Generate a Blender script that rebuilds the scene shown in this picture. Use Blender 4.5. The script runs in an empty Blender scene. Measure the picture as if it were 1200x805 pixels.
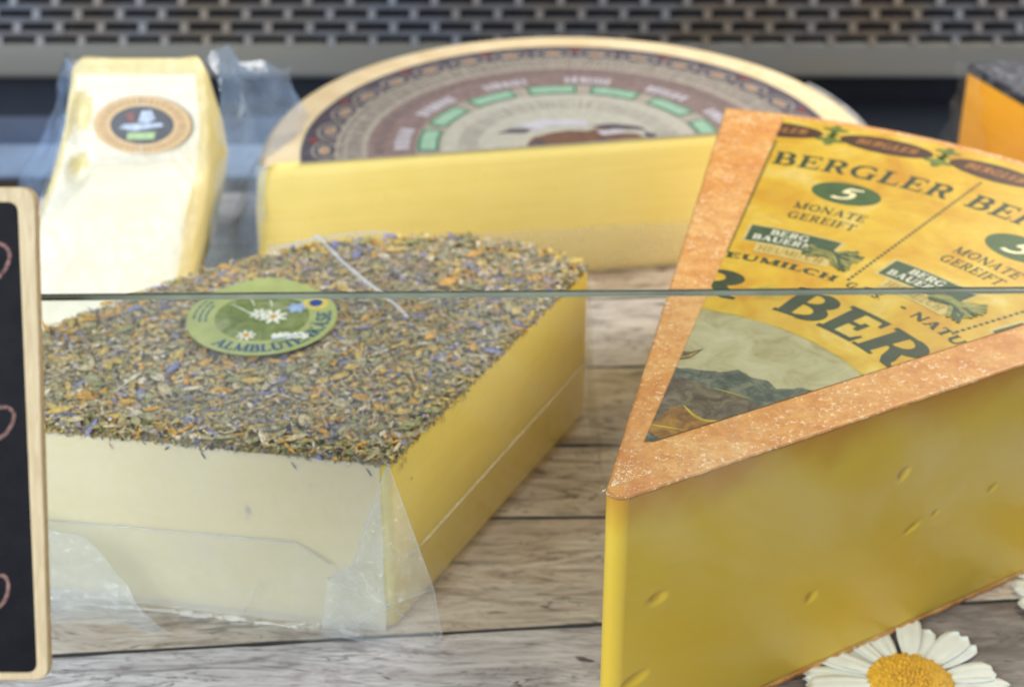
import bpy, bmesh, math, random
import numpy as np
from mathutils import Vector, Matrix, noise as mnoise

random.seed(7)
rng = np.random.default_rng(11)
sc = bpy.context.scene
COL = sc.collection
S = 0.01                                  # all numbers below are centimetres
R = math.radians

# ------------------------------------------------------------------ camera
cam = bpy.data.cameras.new('camera')
cam_o = bpy.data.objects.new('camera', cam)
COL.objects.link(cam_o)
cam.sensor_fit = 'HORIZONTAL'
cam.sensor_width = 36.0
cam.lens = 63.0
cam.clip_start = 0.01
cam.clip_end = 50.0
cam_o.location = (0, 0, 48 * S)
cam_o.rotation_euler = (R(90 - 30.5), 0, 0)
cam.dof.use_dof = True
cam.dof.focus_distance = 0.60
cam.dof.aperture_fstop = 11.5
cam.dof.aperture_blades = 7
sc.camera = cam_o

# ------------------------------------------------------------------ world, lamps, exposure
w = bpy.data.worlds.new('World')
sc.world = w
w.use_nodes = True
bg = w.node_tree.nodes['Background']
bg.inputs['Color'].default_value = (0.84, 0.92, 1.0, 1)
bg.inputs['Strength'].default_value = 0.20


def area(name, loc, target, size, size_y, power, color):
    l = bpy.data.lights.new(name, 'AREA')
    l.shape = 'RECTANGLE'
    l.size = size * S
    l.size_y = size_y * S
    l.energy = power
    l.color = color
    o = bpy.data.objects.new(name, l)
    COL.objects.link(o)
    o.location = Vector(loc) * S
    o.rotation_euler = (Vector(target) - Vector(loc)).to_track_quat('-Z', 'Y').to_euler()
    return o


area('daylight_lamp', (-85, -45, 76), (0, 75, 4), 90, 80, 35, (0.88, 0.94, 1.0))
area('case_lamp', (75, 115, 75), (0, 78, 0), 80, 40, 20, (1.0, 0.94, 0.84))

sc.view_settings.view_transform = 'Standard'
sc.view_settings.look = 'None'
sc.view_settings.exposure = 0.0
sc.view_settings.gamma = 1.0
sc.view_settings.use_curve_mapping = False
sc.render.engine = 'CYCLES'
sc.cycles.max_bounces = 10
sc.cycles.transparent_max_bounces = 40
sc.cycles.caustics_reflective = False
sc.cycles.caustics_refractive = False
sc.cycles.sample_clamp_indirect = 6
sc.cycles.use_denoising = True


# ------------------------------------------------------------------ materials
class NT:
    def __init__(s, name):
        s.m = bpy.data.materials.new(name)
        s.m.use_nodes = True
        s.t = s.m.node_tree
        s.n = s.t.nodes
        s.bsdf = s.n['Principled BSDF']
        s.out = s.n['Material Output']
        s._tc = None

    def add(s, typ, **kw):
        nd = s.n.new(typ)
        for k, v in kw.items():
            if k in nd.inputs:
                s.set(nd.inputs[k], v)
            else:
                setattr(nd, k, v)
        return nd

    def set(s, sock, v):
        if hasattr(v, 'is_output') or hasattr(v, 'links'):
            s.t.links.new(v, sock)
        else:
            if isinstance(v, tuple) and len(v) == 3 and sock.type == 'RGBA':
                v = (*v, 1)
            sock.default_value = v

    def coord(s, scale=(1, 1, 1), rot=(0, 0, 0)):
        if s._tc is None:
            s._tc = s.add('ShaderNodeTexCoord')
        mp = s.add('ShaderNodeMapping')
        s.t.links.new(s._tc.outputs['Object'], mp.inputs['Vector'])
        mp.inputs['Scale'].default_value = tuple(100 * k for k in scale)   # texture space in cm
        mp.inputs['Rotation'].default_value = rot
        return mp.outputs[0]

    def noise(s, scale, detail=4, rough=0.6, vec=None, dist=0.0):
        nd = s.add('ShaderNodeTexNoise')
        s.t.links.new(vec if vec is not None else s.coord(), nd.inputs['Vector'])
        nd.inputs['Scale'].default_value = scale
        nd.inputs['Detail'].default_value = detail
        nd.inputs['Roughness'].default_value = rough
        nd.inputs['Distortion'].default_value = dist
        return nd.outputs['Fac']

    def ramp(s, fac, stops):
        nd = s.add('ShaderNodeValToRGB')
        s.t.links.new(fac, nd.inputs[0])
        el = nd.color_ramp.elements
        while len(el) < len(stops):
            el.new(0.5)
        for e, (p, c) in zip(el, stops):
            e.position = p
            e.color = (*c, 1) if isinstance(c, tuple) else (c, c, c, 1)
        return nd.outputs[0]

    def mix(s, fac, a, b, mode='MIX'):
        nd = s.add('ShaderNodeMix', data_type='RGBA', blend_type=mode)
        s.set(nd.inputs[0], fac)
        s.set(nd.inputs[6], a)
        s.set(nd.inputs[7], b)
        return nd.outputs[2]

    def bump(s, h, strength=0.3, dist=0.05):
        nd = s.add('ShaderNodeBump')
        s.t.links.new(h, nd.inputs['Height'])
        nd.inputs['Strength'].default_value = strength
        nd.inputs['Distance'].default_value = dist * S
        s.t.links.new(nd.outputs[0], s.bsdf.inputs['Normal'])
        return nd.outputs[0]

    def P(s, **kw):
        for k, v in kw.items():
            s.set(s.bsdf.inputs[k.replace('_', ' ')], v)
        return s.m


def plain(name, c, rough=0.55, var=0.15, scale=3.0, **kw):
    t = NT(name)
    n = t.noise(scale, 5)
    lo = tuple(x * (1 - var) for x in c)
    hi = tuple(min(1, x * (1 + var)) for x in c)
    t.P(Base_Color=t.ramp(n, [(0.3, lo), (0.7, hi)]), Roughness=rough)
    for k, v in kw.items():
        t.set(t.bsdf.inputs[k.replace('_', ' ')], v)
    return t.m


def cheese(name, stops, scale=0.35, sss=0.25, rough=0.38, coat=0.0, bump=0.12, radius=(1.0, 0.7, 0.25), grain=(1, 1, 1)):
    t = NT(name)
    n = t.noise(scale, 6, 0.55, t.coord(grain), 0.4)
    col = t.ramp(n, stops)
    fine = t.noise(9, 4, 0.6)
    drag = t.noise(2.6, 6, 0.7, t.coord((0.05, 0.05, 1.0)))
    col = t.mix(t.ramp(drag, [(0.40, 0.0), (0.65, 0.22)]), col, tuple(min(1, c * 1.12 + 0.06) for c in stops[-1][1]))
    pore = t.noise(3.0, 3, 0.5)
    col = t.mix(t.ramp(pore, [(0.25, 0.35), (0.30, 0.0)]), col, tuple(c * 0.7 for c in stops[0][1]))
    t.P(Base_Color=col, Roughness=rough, Subsurface_Weight=sss, Subsurface_Scale=0.35 * S, Subsurface_Radius=radius,
        Coat_Weight=coat, Coat_Roughness=0.12)
    t.bump(fine, bump, 0.03)
    return t


def schlick(t, ior):
    """mirror share of a thin clear sheet, the same from either side"""
    lw = t.add('ShaderNodeLayerWeight', Blend=0.5)
    pw = t.add('ShaderNodeMath', operation='POWER')
    t.t.links.new(lw.outputs['Facing'], pw.inputs[0])
    pw.inputs[1].default_value = 5.0
    f0 = ((ior - 1) / (ior + 1)) ** 2
    ma = t.add('ShaderNodeMath', operation='MULTIPLY_ADD')
    t.t.links.new(pw.outputs[0], ma.inputs[0])
    ma.inputs[1].default_value = 1 - f0
    ma.inputs[2].default_value = f0
    return lw, ma.outputs[0]


def film(name, milk=0.15, rough=0.08, wrinkle=0.25, tint=(0.9, 0.95, 1.0), ior=1.5, wscale=1.2, var=0.3):
    t = NT(name)
    t.n.remove(t.bsdf)
    tr = t.add('ShaderNodeBsdfTransparent')
    di = t.add('ShaderNodeBsdfDiffuse', Color=tint)
    tl = t.add('ShaderNodeBsdfTranslucent', Color=tint)
    gl = t.add('ShaderNodeBsdfGlossy', Roughness=rough)
    fr, fac = schlick(t, ior)
    h = t.noise(wscale, 4, 0.55, None, 0.6)
    bp = t.add('ShaderNodeBump', Strength=wrinkle, Distance=0.4 * S)
    t.t.links.new(h, bp.inputs['Height'])
    for nd in (gl, fr):
        t.t.links.new(bp.outputs[0], nd.inputs['Normal'])
    d2 = t.add('ShaderNodeMixShader', Fac=0.35)
    t.t.links.new(di.outputs[0], d2.inputs[1])
    t.t.links.new(tl.outputs[0], d2.inputs[2])
    mr = t.add('ShaderNodeMapRange')
    t.t.links.new(t.noise(0.8, 3), mr.inputs[0])
    mr.inputs[1].default_value, mr.inputs[2].default_value = 0.3, 0.7
    mr.inputs[3].default_value, mr.inputs[4].default_value = milk * (1 - var), milk * (1 + var)
    m1 = t.add('ShaderNodeMixShader')
    t.t.links.new(mr.outputs[0], m1.inputs[0])
    t.t.links.new(tr.outputs[0], m1.inputs[1])
    t.t.links.new(d2.outputs[0], m1.inputs[2])
    m2 = t.add('ShaderNodeMixShader')
    t.t.links.new(fac, m2.inputs[0])
    t.t.links.new(m1.outputs[0], m2.inputs[1])
    t.t.links.new(gl.outputs[0], m2.inputs[2])
    t.t.links.new(m2.outputs[0], t.out.inputs[0])
    return t.m


M = {}
# aged cheese: paste darkens to orange close under the rind
t = NT('aged_paste')
sep = t.add('ShaderNodeSeparateXYZ')
t.t.links.new(t.coord(), sep.inputs[0])
n1 = t.noise(0.22, 4, 0.5, None, 0.5)
base = t.ramp(n1, [(0.3, (0.83, 0.54, 0.035)), (0.7, (0.85, 0.58, 0.05))])
wob = t.add('ShaderNodeMath', operation='MULTIPLY_ADD')
t.t.links.new(t.noise(0.25, 3), wob.inputs[0])
wob.inputs[1].default_value = 2.6
t.t.links.new(sep.outputs[2], wob.inputs[2])
mr = t.add('ShaderNodeMapRange', interpolation_type='SMOOTHSTEP')
t.t.links.new(wob.outputs[0], mr.inputs[0])
mr.inputs[1].default_value, mr.inputs[2].default_value = 11.3, 13.6
base = t.mix(mr.outputs[0], base, (0.66, 0.30, 0.02))
drag = t.noise(2.2, 6, 0.7, t.coord((0.04, 0.04, 1.0)))
base = t.mix(t.ramp(drag, [(0.50, 0.0), (0.75, 0.05)]), base, (0.86, 0.62, 0.08))
t.P(Base_Color=base, Roughness=0.34, Subsurface_Weight=0.3, Subsurface_Scale=0.4 * S, Subsurface_Radius=(1, 0.6, 0.2), Coat_Weight=0.12, Coat_Roughness=0.3)
t.bump(t.noise(7, 5, 0.65), 0.07, 0.03)
M['aged_paste'] = t.m

# rind: orange brown, salt bloom specks
t = NT('aged_rind')
n1 = t.noise(0.5, 6, 0.6)
base = t.ramp(n1, [(0.3, (0.48, 0.17, 0.022)), (0.5, (0.58, 0.265, 0.055)), (0.7, (0.64, 0.38, 0.13))])
pale = t.noise(0.10, 3, 0.5)
base = t.mix(t.ramp(pale, [(0.46, 0.0), (0.62, 0.5)]), base, (0.68, 0.46, 0.19))
sp = t.noise(5.5, 5, 0.72)
big = t.noise(0.45, 3, 0.5)
ad = t.add('ShaderNodeMath', operation='MULTIPLY_ADD')
t.t.links.new(big, ad.inputs[0])
ad.inputs[1].default_value = 0.22
t.t.links.new(sp, ad.inputs[2])
base = t.mix(t.ramp(t.noise(2.6, 7, 0.75), [(0.40, 0.55), (0.56, 0.0)]), base, (0.40, 0.135, 0.02))
spk = t.ramp(ad.outputs[0], [(0.68, 0.0), (0.75, 0.75)])
base = t.mix(spk, base, (0.80, 0.66, 0.44))
t.P(Base_Color=base, Roughness=0.5, Subsurface_Weight=0.1, Subsurface_Scale=0.2 * S)
t.bump(sp, 0.35, 0.06)
M['aged_rind'] = t.m
M['salt_crumb'] = plain('salt_crumb', (0.80, 0.70, 0.50), 0.6)

t = NT('yellow_label')
n1 = t.noise(0.30, 6, 0.6, None, 0.6)
n2 = t.noise(1.6, 5, 0.6)
base = t.ramp(n1, [(0.32, (0.45, 0.21, 0.006)), (0.43, (0.51, 0.30, 0.012)), (0.54, (0.55, 0.365, 0.024)), (0.66, (0.59, 0.44, 0.11))])
base = t.mix(t.ramp(n2, [(0.45, 0.0), (0.7, 0.5)]), base, (0.43, 0.26, 0.025))
t.P(Base_Color=base, Roughness=0.42, Coat_Weight=0.15, Coat_Roughness=0.25)
t.bump(t.noise(0.5, 3), 0.2, 0.15)
M['yellow_label'] = t.m
M['green_ink'] = plain('green_ink', (0.020, 0.034, 0.008), 0.5, 0.3, 1.2)
M['badge_green'] = plain('badge_green', (0.032, 0.075, 0.014), 0.5, 0.2, 1.5)
M['banner_green'] = plain('banner_green', (0.030, 0.062, 0.022), 0.5, 0.3, 1.5)
M['cream_ink'] = plain('cream_ink', (0.70, 0.62, 0.36), 0.45)
M['white_ink'] = plain('white_ink', (0.50, 0.50, 0.38), 0.45)
M['tan_ink'] = plain('tan_ink', (0.46, 0.36, 0.12), 0.45)
M['gold_ink'] = plain('gold_ink', (0.30, 0.20, 0.02), 0.45)
M['brown_ink'] = plain('brown_ink', (0.055, 0.022, 0.008), 0.42, 0.3, 2)
M['rust_ink'] = plain('rust_ink', (0.32, 0.13, 0.03), 0.45, 0.3, 4)
M['leaf_ink'] = plain('leaf_ink', (0.10, 0.13, 0.015), 0.45, 0.4, 2)
M['hay_ink'] = plain('hay_ink', (0.22, 0.21, 0.05), 0.45, 0.45, 3)
M['olive_line'] = plain('olive_line', (0.42, 0.30, 0.025), 0.42, 0.3, 1)
t = NT('grey_sky_print')
base = t.ramp(t.noise(0.7, 7, 0.65, None, 0.8), [(0.3, (0.25, 0.21, 0.085)), (0.5, (0.36, 0.33, 0.17)), (0.72, (0.44, 0.40, 0.24))])
t.P(Base_Color=base, Roughness=0.4, Coat_Weight=0.3, Coat_Roughness=0.2)
M['grey_sky_print'] = t.m
def print_tex(name, stops, sc_=1.4):
    t = NT(name)
    t.P(Base_Color=t.ramp(t.noise(sc_, 9, 0.72, None, 1.2), stops), Roughness=0.45)
    M[name] = t.m


print_tex('mountain_print', [(0.30, (0.02, 0.028, 0.022)), (0.46, (0.055, 0.068, 0.045)), (0.58, (0.12, 0.13, 0.085)), (0.72, (0.24, 0.22, 0.11))])
print_tex('slope_print', [(0.32, (0.035, 0.022, 0.012)), (0.48, (0.085, 0.06, 0.03)), (0.62, (0.16, 0.13, 0.07)), (0.74, (0.26, 0.20, 0.08))], 1.2)
print_tex('meadow_print', [(0.32, (0.08, 0.035, 0.006)), (0.5, (0.22, 0.10, 0.01)), (0.7, (0.38, 0.21, 0.02))], 1.5)

M['herb_paste'] = cheese('herb_paste', [(0.3, (0.80, 0.65, 0.11)), (0.7, (0.85, 0.71, 0.17))], 0.2, 0.3, 0.4, 0.15).m
t = NT('herb_crust_base')
t.P(Base_Color=t.ramp(t.noise(4.0, 6, 0.7), [(0.3, (0.20, 0.16, 0.08)), (0.55, (0.36, 0.28, 0.15)), (0.75, (0.50, 0.42, 0.26))]), Roughness=0.7)
t.bump(t.noise(7, 4), 0.6, 0.15)
M['herb_crust_base'] = t.m
for nm, c in dict(petal_blue=(0.22, 0.23, 0.40), petal_lilac=(0.40, 0.36, 0.33), petal_orange=(0.60, 0.33, 0.06), petal_ochre=(0.56, 0.41, 0.12),
                  straw=(0.53, 0.45, 0.28), leaf_green=(0.27, 0.27, 0.13), leaf_grey=(0.36, 0.33, 0.18), leaf_brown=(0.30, 0.22, 0.12),
                  petal_pale=(0.62, 0.55, 0.42)).items():
    M[nm] = plain(nm, c, 0.6, 0.5, 5, Specular_IOR_Level=0.3)
M['lime_label'] = plain('lime_label', (0.36, 0.41, 0.16), 0.35, 0.12, 1.0, Coat_Weight=0.3)
M['navy_ink'] = plain('navy_ink', (0.03, 0.09, 0.17), 0.4)
t = NT('meadow_photo')
t.P(Base_Color=t.ramp(t.noise(1.2, 6, 0.7, None, 1.0), [(0.3, (0.07, 0.10, 0.03)), (0.5, (0.17, 0.22, 0.06)), (0.62, (0.26, 0.30, 0.14)), (0.75, (0.34, 0.36, 0.25))]), Roughness=0.35, Coat_Weight=0.3)
M['meadow_photo'] = t.m
M['flower_white'] = plain('flower_white', (0.72, 0.74, 0.66), 0.4)
M['flower_blue'] = plain('flower_blue', (0.30, 0.40, 0.62), 0.4, 0.3)
M['badge_blue'] = plain('badge_blue', (0.03, 0.07, 0.30), 0.4)
M['badge_yellow'] = plain('badge_yellow', (0.62, 0.50, 0.12), 0.4)

M['wheel_paste'] = cheese('wheel_paste', [(0.3, (0.76, 0.61, 0.18)), (0.7, (0.82, 0.69, 0.26))], 0.12, 0.3, 0.42, 0.15).m
M['wheel_rind'] = cheese('wheel_rind', [(0.3, (0.62, 0.47, 0.26)), (0.7, (0.74, 0.62, 0.42))], 0.5, 0.15, 0.45).m
M['print_tan'] = plain('print_tan', (0.31, 0.28, 0.24), 0.45, 0.2, 2)
M['print_dark'] = plain('print_dark', (0.075, 0.065, 0.085), 0.45, 0.4, 2)
M['print_mauve'] = plain('print_mauve', (0.20, 0.145, 0.14), 0.45, 0.25, 2)
M['print_pale'] = plain('print_pale', (0.38, 0.37, 0.32), 0.45, 0.12, 2)
M['print_grey'] = plain('print_grey', (0.15, 0.125, 0.12), 0.45, 0.2, 2)
M['print_lilac'] = plain('print_lilac', (0.42, 0.41, 0.46), 0.45, 0.15, 2)
M['print_green'] = plain('print_green', (0.06, 0.17, 0.11), 0.45, 0.15, 2)
M['print_mint'] = plain('print_mint', (0.25, 0.40, 0.30), 0.45, 0.15, 2)
M['print_brown'] = plain('print_brown', (0.14, 0.075, 0.05), 0.45, 0.3, 2)
M['print_red'] = plain('print_red', (0.20, 0.045, 0.04), 0.45, 0.3, 2)
M['print_orange'] = plain('print_orange', (0.36, 0.20, 0.11), 0.45, 0.3, 2)

M['holed_paste'] = cheese('holed_paste', [(0.3, (0.77, 0.71, 0.52)), (0.7, (0.84, 0.81, 0.68))], 0.18, 0.35, 0.55, 0.0, 0.15).m
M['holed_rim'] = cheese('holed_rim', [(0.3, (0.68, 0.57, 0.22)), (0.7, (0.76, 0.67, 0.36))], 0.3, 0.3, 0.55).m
M['kraft_label'] = plain('kraft_label', (0.62, 0.42, 0.20), 0.45, 0.12, 2)
M['kraft_ink'] = plain('kraft_ink', (0.42, 0.25, 0.10), 0.45)
M['dark_print'] = plain('dark_print', (0.04, 0.045, 0.06), 0.45, 0.3)
M['sky_print'] = plain('sky_print', (0.42, 0.50, 0.66), 0.45, 0.3)
M['grass_print'] = plain('grass_print', (0.36, 0.52, 0.24), 0.45, 0.2)

M['orange_paste'] = cheese('orange_paste', [(0.3, (0.86, 0.40, 0.02)), (0.7, (0.92, 0.48, 0.035))], 0.15, 0.35, 0.35, 0.2).m
t = NT('black_crust')
t.P(Base_Color=t.ramp(t.noise(1.8, 6, 0.75), [(0.38, (0.012, 0.014, 0.02)), (0.55, (0.04, 0.045, 0.065)), (0.66, (0.22, 0.23, 0.28))]), Roughness=0.5)
t.bump(t.noise(6, 4), 0.5, 0.15)
M['black_crust'] = t.m

M['film'] = film('clear_film', 0.10, 0.08, 0.35)
M['film_milky'] = film('milky_film', 0.40, 0.12, 0.35, (0.86, 0.92, 1.0))
M['film_fold'] = film('fold_film', 0.24, 0.07, 0.6, (0.82, 0.90, 1.0), 1.55, 2.2)
M['film_front'] = film('front_film', 0.66, 0.14, 0.2, (0.92, 0.89, 0.86), var=0.06)
M['film_thin'] = film('thin_film', 0.04, 0.1, 0.4)
M['film_flat'] = film('flat_film', 0.06, 0.15, 0.12, (0.95, 0.93, 0.80), 1.3)
M['film_blue'] = film('bag_film', 0.28, 0.09, 0.5, (0.42, 0.62, 1.0), 1.5, 0.7)

# planks: two tones of weathered wood, and a dark copy with shade painted in
def wood(name, stops, off):
    t = NT(name)
    geo = t.add('ShaderNodeObjectInfo')
    mp = t.coord((0.20, 1.0, 1.0))
    ofs = t.add('ShaderNodeVectorMath', operation='ADD')
    t.t.links.new(mp, ofs.inputs[0])
    mul = t.add('ShaderNodeMath', operation='MULTIPLY')
    t.t.links.new(geo.outputs['Random'], mul.inputs[0])
    mul.inputs[1].default_value = 60
    cmb = t.add('ShaderNodeCombineXYZ')
    t.t.links.new(mul.outputs[0], cmb.inputs[0])
    t.t.links.new(mul.outputs[0], cmb.inputs[1])
    t.t.links.new(cmb.outputs[0], ofs.inputs[1])
    v = ofs.outputs[0]
    g = t.noise(0.9, 9, 0.68, v, 1.6)
    col = t.ramp(g, stops)
    fine = t.noise(3.4, 9, 0.75, t.coord((0.085, 1.0, 1.0)), 1.0)
    col = t.mix(t.ramp(fine, [(0.34, 0.8), (0.47, 0.0)]), col, stops[0][1])
    patch = t.noise(0.16, 4, 0.6, t.coord((0.5, 1, 1)), 0.5)
    col = t.mix(t.ramp(patch, [(0.45, 0.0), (0.7, 0.35)]), col, (0.60, 0.55, 0.56))
    ringn = t.noise(0.55, 5, 0.55, v, 0.8)
    mu = t.add('ShaderNodeMath', operation='MULTIPLY')
    t.t.links.new(ringn, mu.inputs[0])
    mu.inputs[1].default_value = 75.0
    sn = t.add('ShaderNodeMath', operation='SINE')
    t.t.links.new(mu.outputs[0], sn.inputs[0])
    ln = t.ramp(sn.outputs[0], [(0.72, 0.0), (0.98, 0.7)])
    ln = t.mix(t.ramp(t.noise(0.7, 5, 0.6, v), [(0.42, 0.0), (0.6, 1.0)]), (0, 0, 0), ln)
    col = t.mix(ln, col, stops[0][1])
    crack = t.noise(1.3, 5, 0.6, v, 2.5)
    col = t.mix(t.ramp(crack, [(0.33, 0.9), (0.385, 0.0)]), col, (0.045, 0.03, 0.025))
    t.P(Base_Color=col, Roughness=t.ramp(fine, [(0.3, 0.5), (0.7, 0.32)]), Specular_IOR_Level=0.6)
    t.bump(fine, 0.25, 0.08)
    return t.m


M['plank_a'] = wood('weathered_plank', [(0.32, (0.09, 0.065, 0.05)), (0.39, (0.40, 0.30, 0.22)), (0.48, (0.60, 0.49, 0.40)), (0.62, (0.78, 0.69, 0.61))], 0)
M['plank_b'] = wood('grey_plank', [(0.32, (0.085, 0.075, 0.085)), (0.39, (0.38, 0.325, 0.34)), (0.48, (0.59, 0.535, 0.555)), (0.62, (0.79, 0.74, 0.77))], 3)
M['plank_shaded'] = wood('shaded_plank', [(0.32, (0.03, 0.02, 0.018)), (0.45, (0.10, 0.075, 0.07)), (0.58, (0.20, 0.16, 0.15)), (0.72, (0.36, 0.31, 0.30))], 5)
M['joint'] = plain('joint_dirt', (0.02, 0.015, 0.012), 0.8)
M['petal_white'] = plain('petal_white', (0.80, 0.81, 0.76), 0.5, 0.06, 2)
M['floret'] = plain('floret_yellow', (0.72, 0.40, 0.02), 0.55, 0.25, 4)

t = NT('steel_grille')
t.P(Base_Color=t.ramp(t.noise(0.12, 3, 0.5), [(0.35, (0.16, 0.175, 0.21)), (0.65, (0.165, 0.135, 0.105))]), Metallic=0.3, Roughness=0.4)
M['grille'] = t.m
t = NT('brushed_steel')
t.P(Base_Color=t.ramp(t.noise(1.5, 5, 0.6, t.coord((0.05, 1, 1))), [(0.3, (0.27, 0.28, 0.28)), (0.7, (0.32, 0.30, 0.25))]), Metallic=0.3, Roughness=0.4)
M['steel'] = t.m
M['duct'] = plain('dark_duct', (0.008, 0.011, 0.020), 0.5, 0.4, 0.5)
t = NT('tray_steel')
t.P(Base_Color=(0.20, 0.25, 0.34), Metallic=0.9, Roughness=0.22)
M['tray'] = t.m

M['ledge_light'] = plain('pale_blue_ledge', (0.24, 0.33, 0.50), 0.3, 0.15, 0.3)
M['ledge_dark'] = plain('blue_ledge', (0.06, 0.09, 0.17), 0.3, 0.15, 0.3)
t = NT('slate_board')
sl = t.noise(1.2, 6, 0.65)
t.P(Base_Color=t.ramp(sl, [(0.3, (0.003, 0.003, 0.005)), (0.75, (0.009, 0.009, 0.012))]), Roughness=0.55)
sp = t.noise(14, 2, 0.5)
t.P(Base_Color=t.mix(t.ramp(sp, [(0.76, 0.0), (0.80, 0.4)]), t.ramp(sl, [(0.3, (0.003, 0.003, 0.005)), (0.75, (0.009, 0.009, 0.012))]), (0.3, 0.3, 0.3)))
t.bsdf.inputs['Specular IOR Level'].default_value = 0.08
M['slate'] = t.m
t = NT('pale_wood')
g = t.noise(2.2, 7, 0.65, t.coord((3.0, 0.35, 0.35)), 0.8)
t.P(Base_Color=t.ramp(g, [(0.3, (0.38, 0.28, 0.145)), (0.6, (0.51, 0.40, 0.235)), (0.8, (0.58, 0.48, 0.31))]), Roughness=0.6)
t.bump(g, 0.15, 0.05)
M['pale_wood'] = t.m
M['wood_edge'] = plain('wood_edge', (0.36, 0.25, 0.11), 0.6, 0.25, 4)
t = NT('chalk')
t.P(Base_Color=t.ramp(t.noise(9, 4, 0.7), [(0.35, (0.05, 0.026, 0.024)), (0.62, (0.26, 0.14, 0.12))]), Roughness=0.9)
M['chalk'] = t.m

# display glass: clear sheet, fresnel mirror, greenish ground edge
t = NT('pane_glass')
t.n.remove(t.bsdf)
tr = t.add('ShaderNodeBsdfTransparent', Color=(0.965, 0.98, 0.972))
gl = t.add('ShaderNodeBsdfGlossy', Roughness=0.0)
fr, fac = schlick(t, 1.5)
mx = t.add('ShaderNodeMixShader')
t.t.links.new(fac, mx.inputs[0])
t.t.links.new(tr.outputs[0], mx.inputs[1])
t.t.links.new(gl.outputs[0], mx.inputs[2])
sm = t.add('ShaderNodeBsdfDiffuse', Color=(0.85, 0.88, 0.92))  # pale smudges painted on the pane for its soft reflections
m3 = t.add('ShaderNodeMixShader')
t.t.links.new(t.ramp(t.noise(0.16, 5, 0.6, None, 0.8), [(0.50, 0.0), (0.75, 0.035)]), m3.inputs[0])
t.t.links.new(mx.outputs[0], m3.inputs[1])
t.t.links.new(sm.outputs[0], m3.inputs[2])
t.t.links.new(m3.outputs[0], t.out.inputs[0])
M['pane'] = t.m
M['edge_dark'] = plain('glass_edge_green', (0.025, 0.042, 0.032), 0.15, 0.3, 0.6, Coat_Weight=0.5)
M['edge_light'] = plain('glass_edge_bevel', (0.19, 0.21, 0.155), 0.2, 0.3, 0.4, Coat_Weight=0.5)
M['clip_metal'] = plain('clip_metal', (0.4, 0.4, 0.42), 0.3, 0.1, 2, Metallic=0.9)


# ------------------------------------------------------------------ object helpers
def tag(o, label=None, cat=None, group=None, kind=None):
    for k, v in (('label', label), ('category', cat), ('group', group), ('kind', kind)):
        if v:
            o[k] = v
    return o


BASE = {}


def thing(name, base, label, cat, group=None):
    o = bpy.data.objects.new(name, None)
    o.empty_display_size = 0.02
    o.location = Vector(base) * S
    COL.objects.link(o)
    BASE[o.name] = Vector(base)
    tag(o, label, cat, group)
    return o


def obj(name, verts, faces, mats, parent=None, smooth=False, midx=None, flat_base=None):
    """mesh from world-centimetre vertices"""
    b = BASE[parent.name] if parent is not None else Vector(flat_base or (0, 0, 0))
    v = (np.asarray(verts, float) - np.array(b)) * S
    me = bpy.data.meshes.new(name)
    me.from_pydata(v.tolist(), [], [list(map(int, f)) for f in faces])
    for m in (mats if isinstance(mats, (list, tuple)) else [mats]):
        me.materials.append(m)
    if midx is not None:
        me.polygons.foreach_set('material_index', np.asarray(midx, np.int32))
    if smooth:
        me.polygons.foreach_set('use_smooth', np.ones(len(me.polygons), bool))
    me.update()
    o = bpy.data.objects.new(name, me)
    COL.objects.link(o)
    if parent is not None:
        o.parent = parent
    else:
        o.location = b * S
    BASE[o.name] = b
    return o


class MB:
    """collects polygons"""

    def __init__(s):
        s.v, s.f, s.m = [], [], []

    def poly(s, pts, mi=0):
        k = len(s.v)
        s.v += [tuple(p) for p in pts]
        s.f.append(tuple(range(k, k + len(pts))))
        s.m.append(mi)

    def mesh(s, verts, faces, mi=0):
        k = len(s.v)
        s.v += [tuple(p) for p in verts]
        for f in faces:
            s.f.append(tuple(i + k for i in f))
            s.m.append(mi)

    def box(s, a, b, mi=0):
        x0, y0, z0 = a
        x1, y1, z1 = b
        v = [(x, y, z) for z in (z0, z1) for y in (y0, y1) for x in (x0, x1)]
        s.mesh(v, [(0, 2, 3, 1), (4, 5, 7, 6), (0, 1, 5, 4), (2, 6, 7, 3), (0, 4, 6, 2), (1, 3, 7, 5)], mi)

    def build(s, name, mats, parent=None, smooth=False, **kw):
        return obj(name, s.v, s.f, mats, parent, smooth, s.m, **kw)


def loft(loops, cap0=True, cap1=True):
    """stack of equally long closed loops -> verts, faces"""
    n = len(loops[0])
    v = [p for lp in loops for p in lp]
    f = []
    for k in range(len(loops) - 1):
        a, b = k * n, (k + 1) * n
        for i in range(n):
            j = (i + 1) % n
            f.append((a + i, a + j, b + j, b + i))
    if cap0:
        f.append(tuple(range(n - 1, -1, -1)))
    if cap1:
        k = (len(loops) - 1) * n
        f.append(tuple(range(k, k + n)))
    return v, f


def resample(pts, step, closed=True):
    pts = [np.array(p, float) for p in pts]
    if closed:
        pts = pts + [pts[0]]
    out = []
    for a, b in zip(pts[:-1], pts[1:]):
        n = max(1, int(round(np.linalg.norm(b - a) / step)))
        for i in range(n):
            out.append(a + (b - a) * i / n)
    if not closed:
        out.append(pts[-1])
    return out


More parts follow.
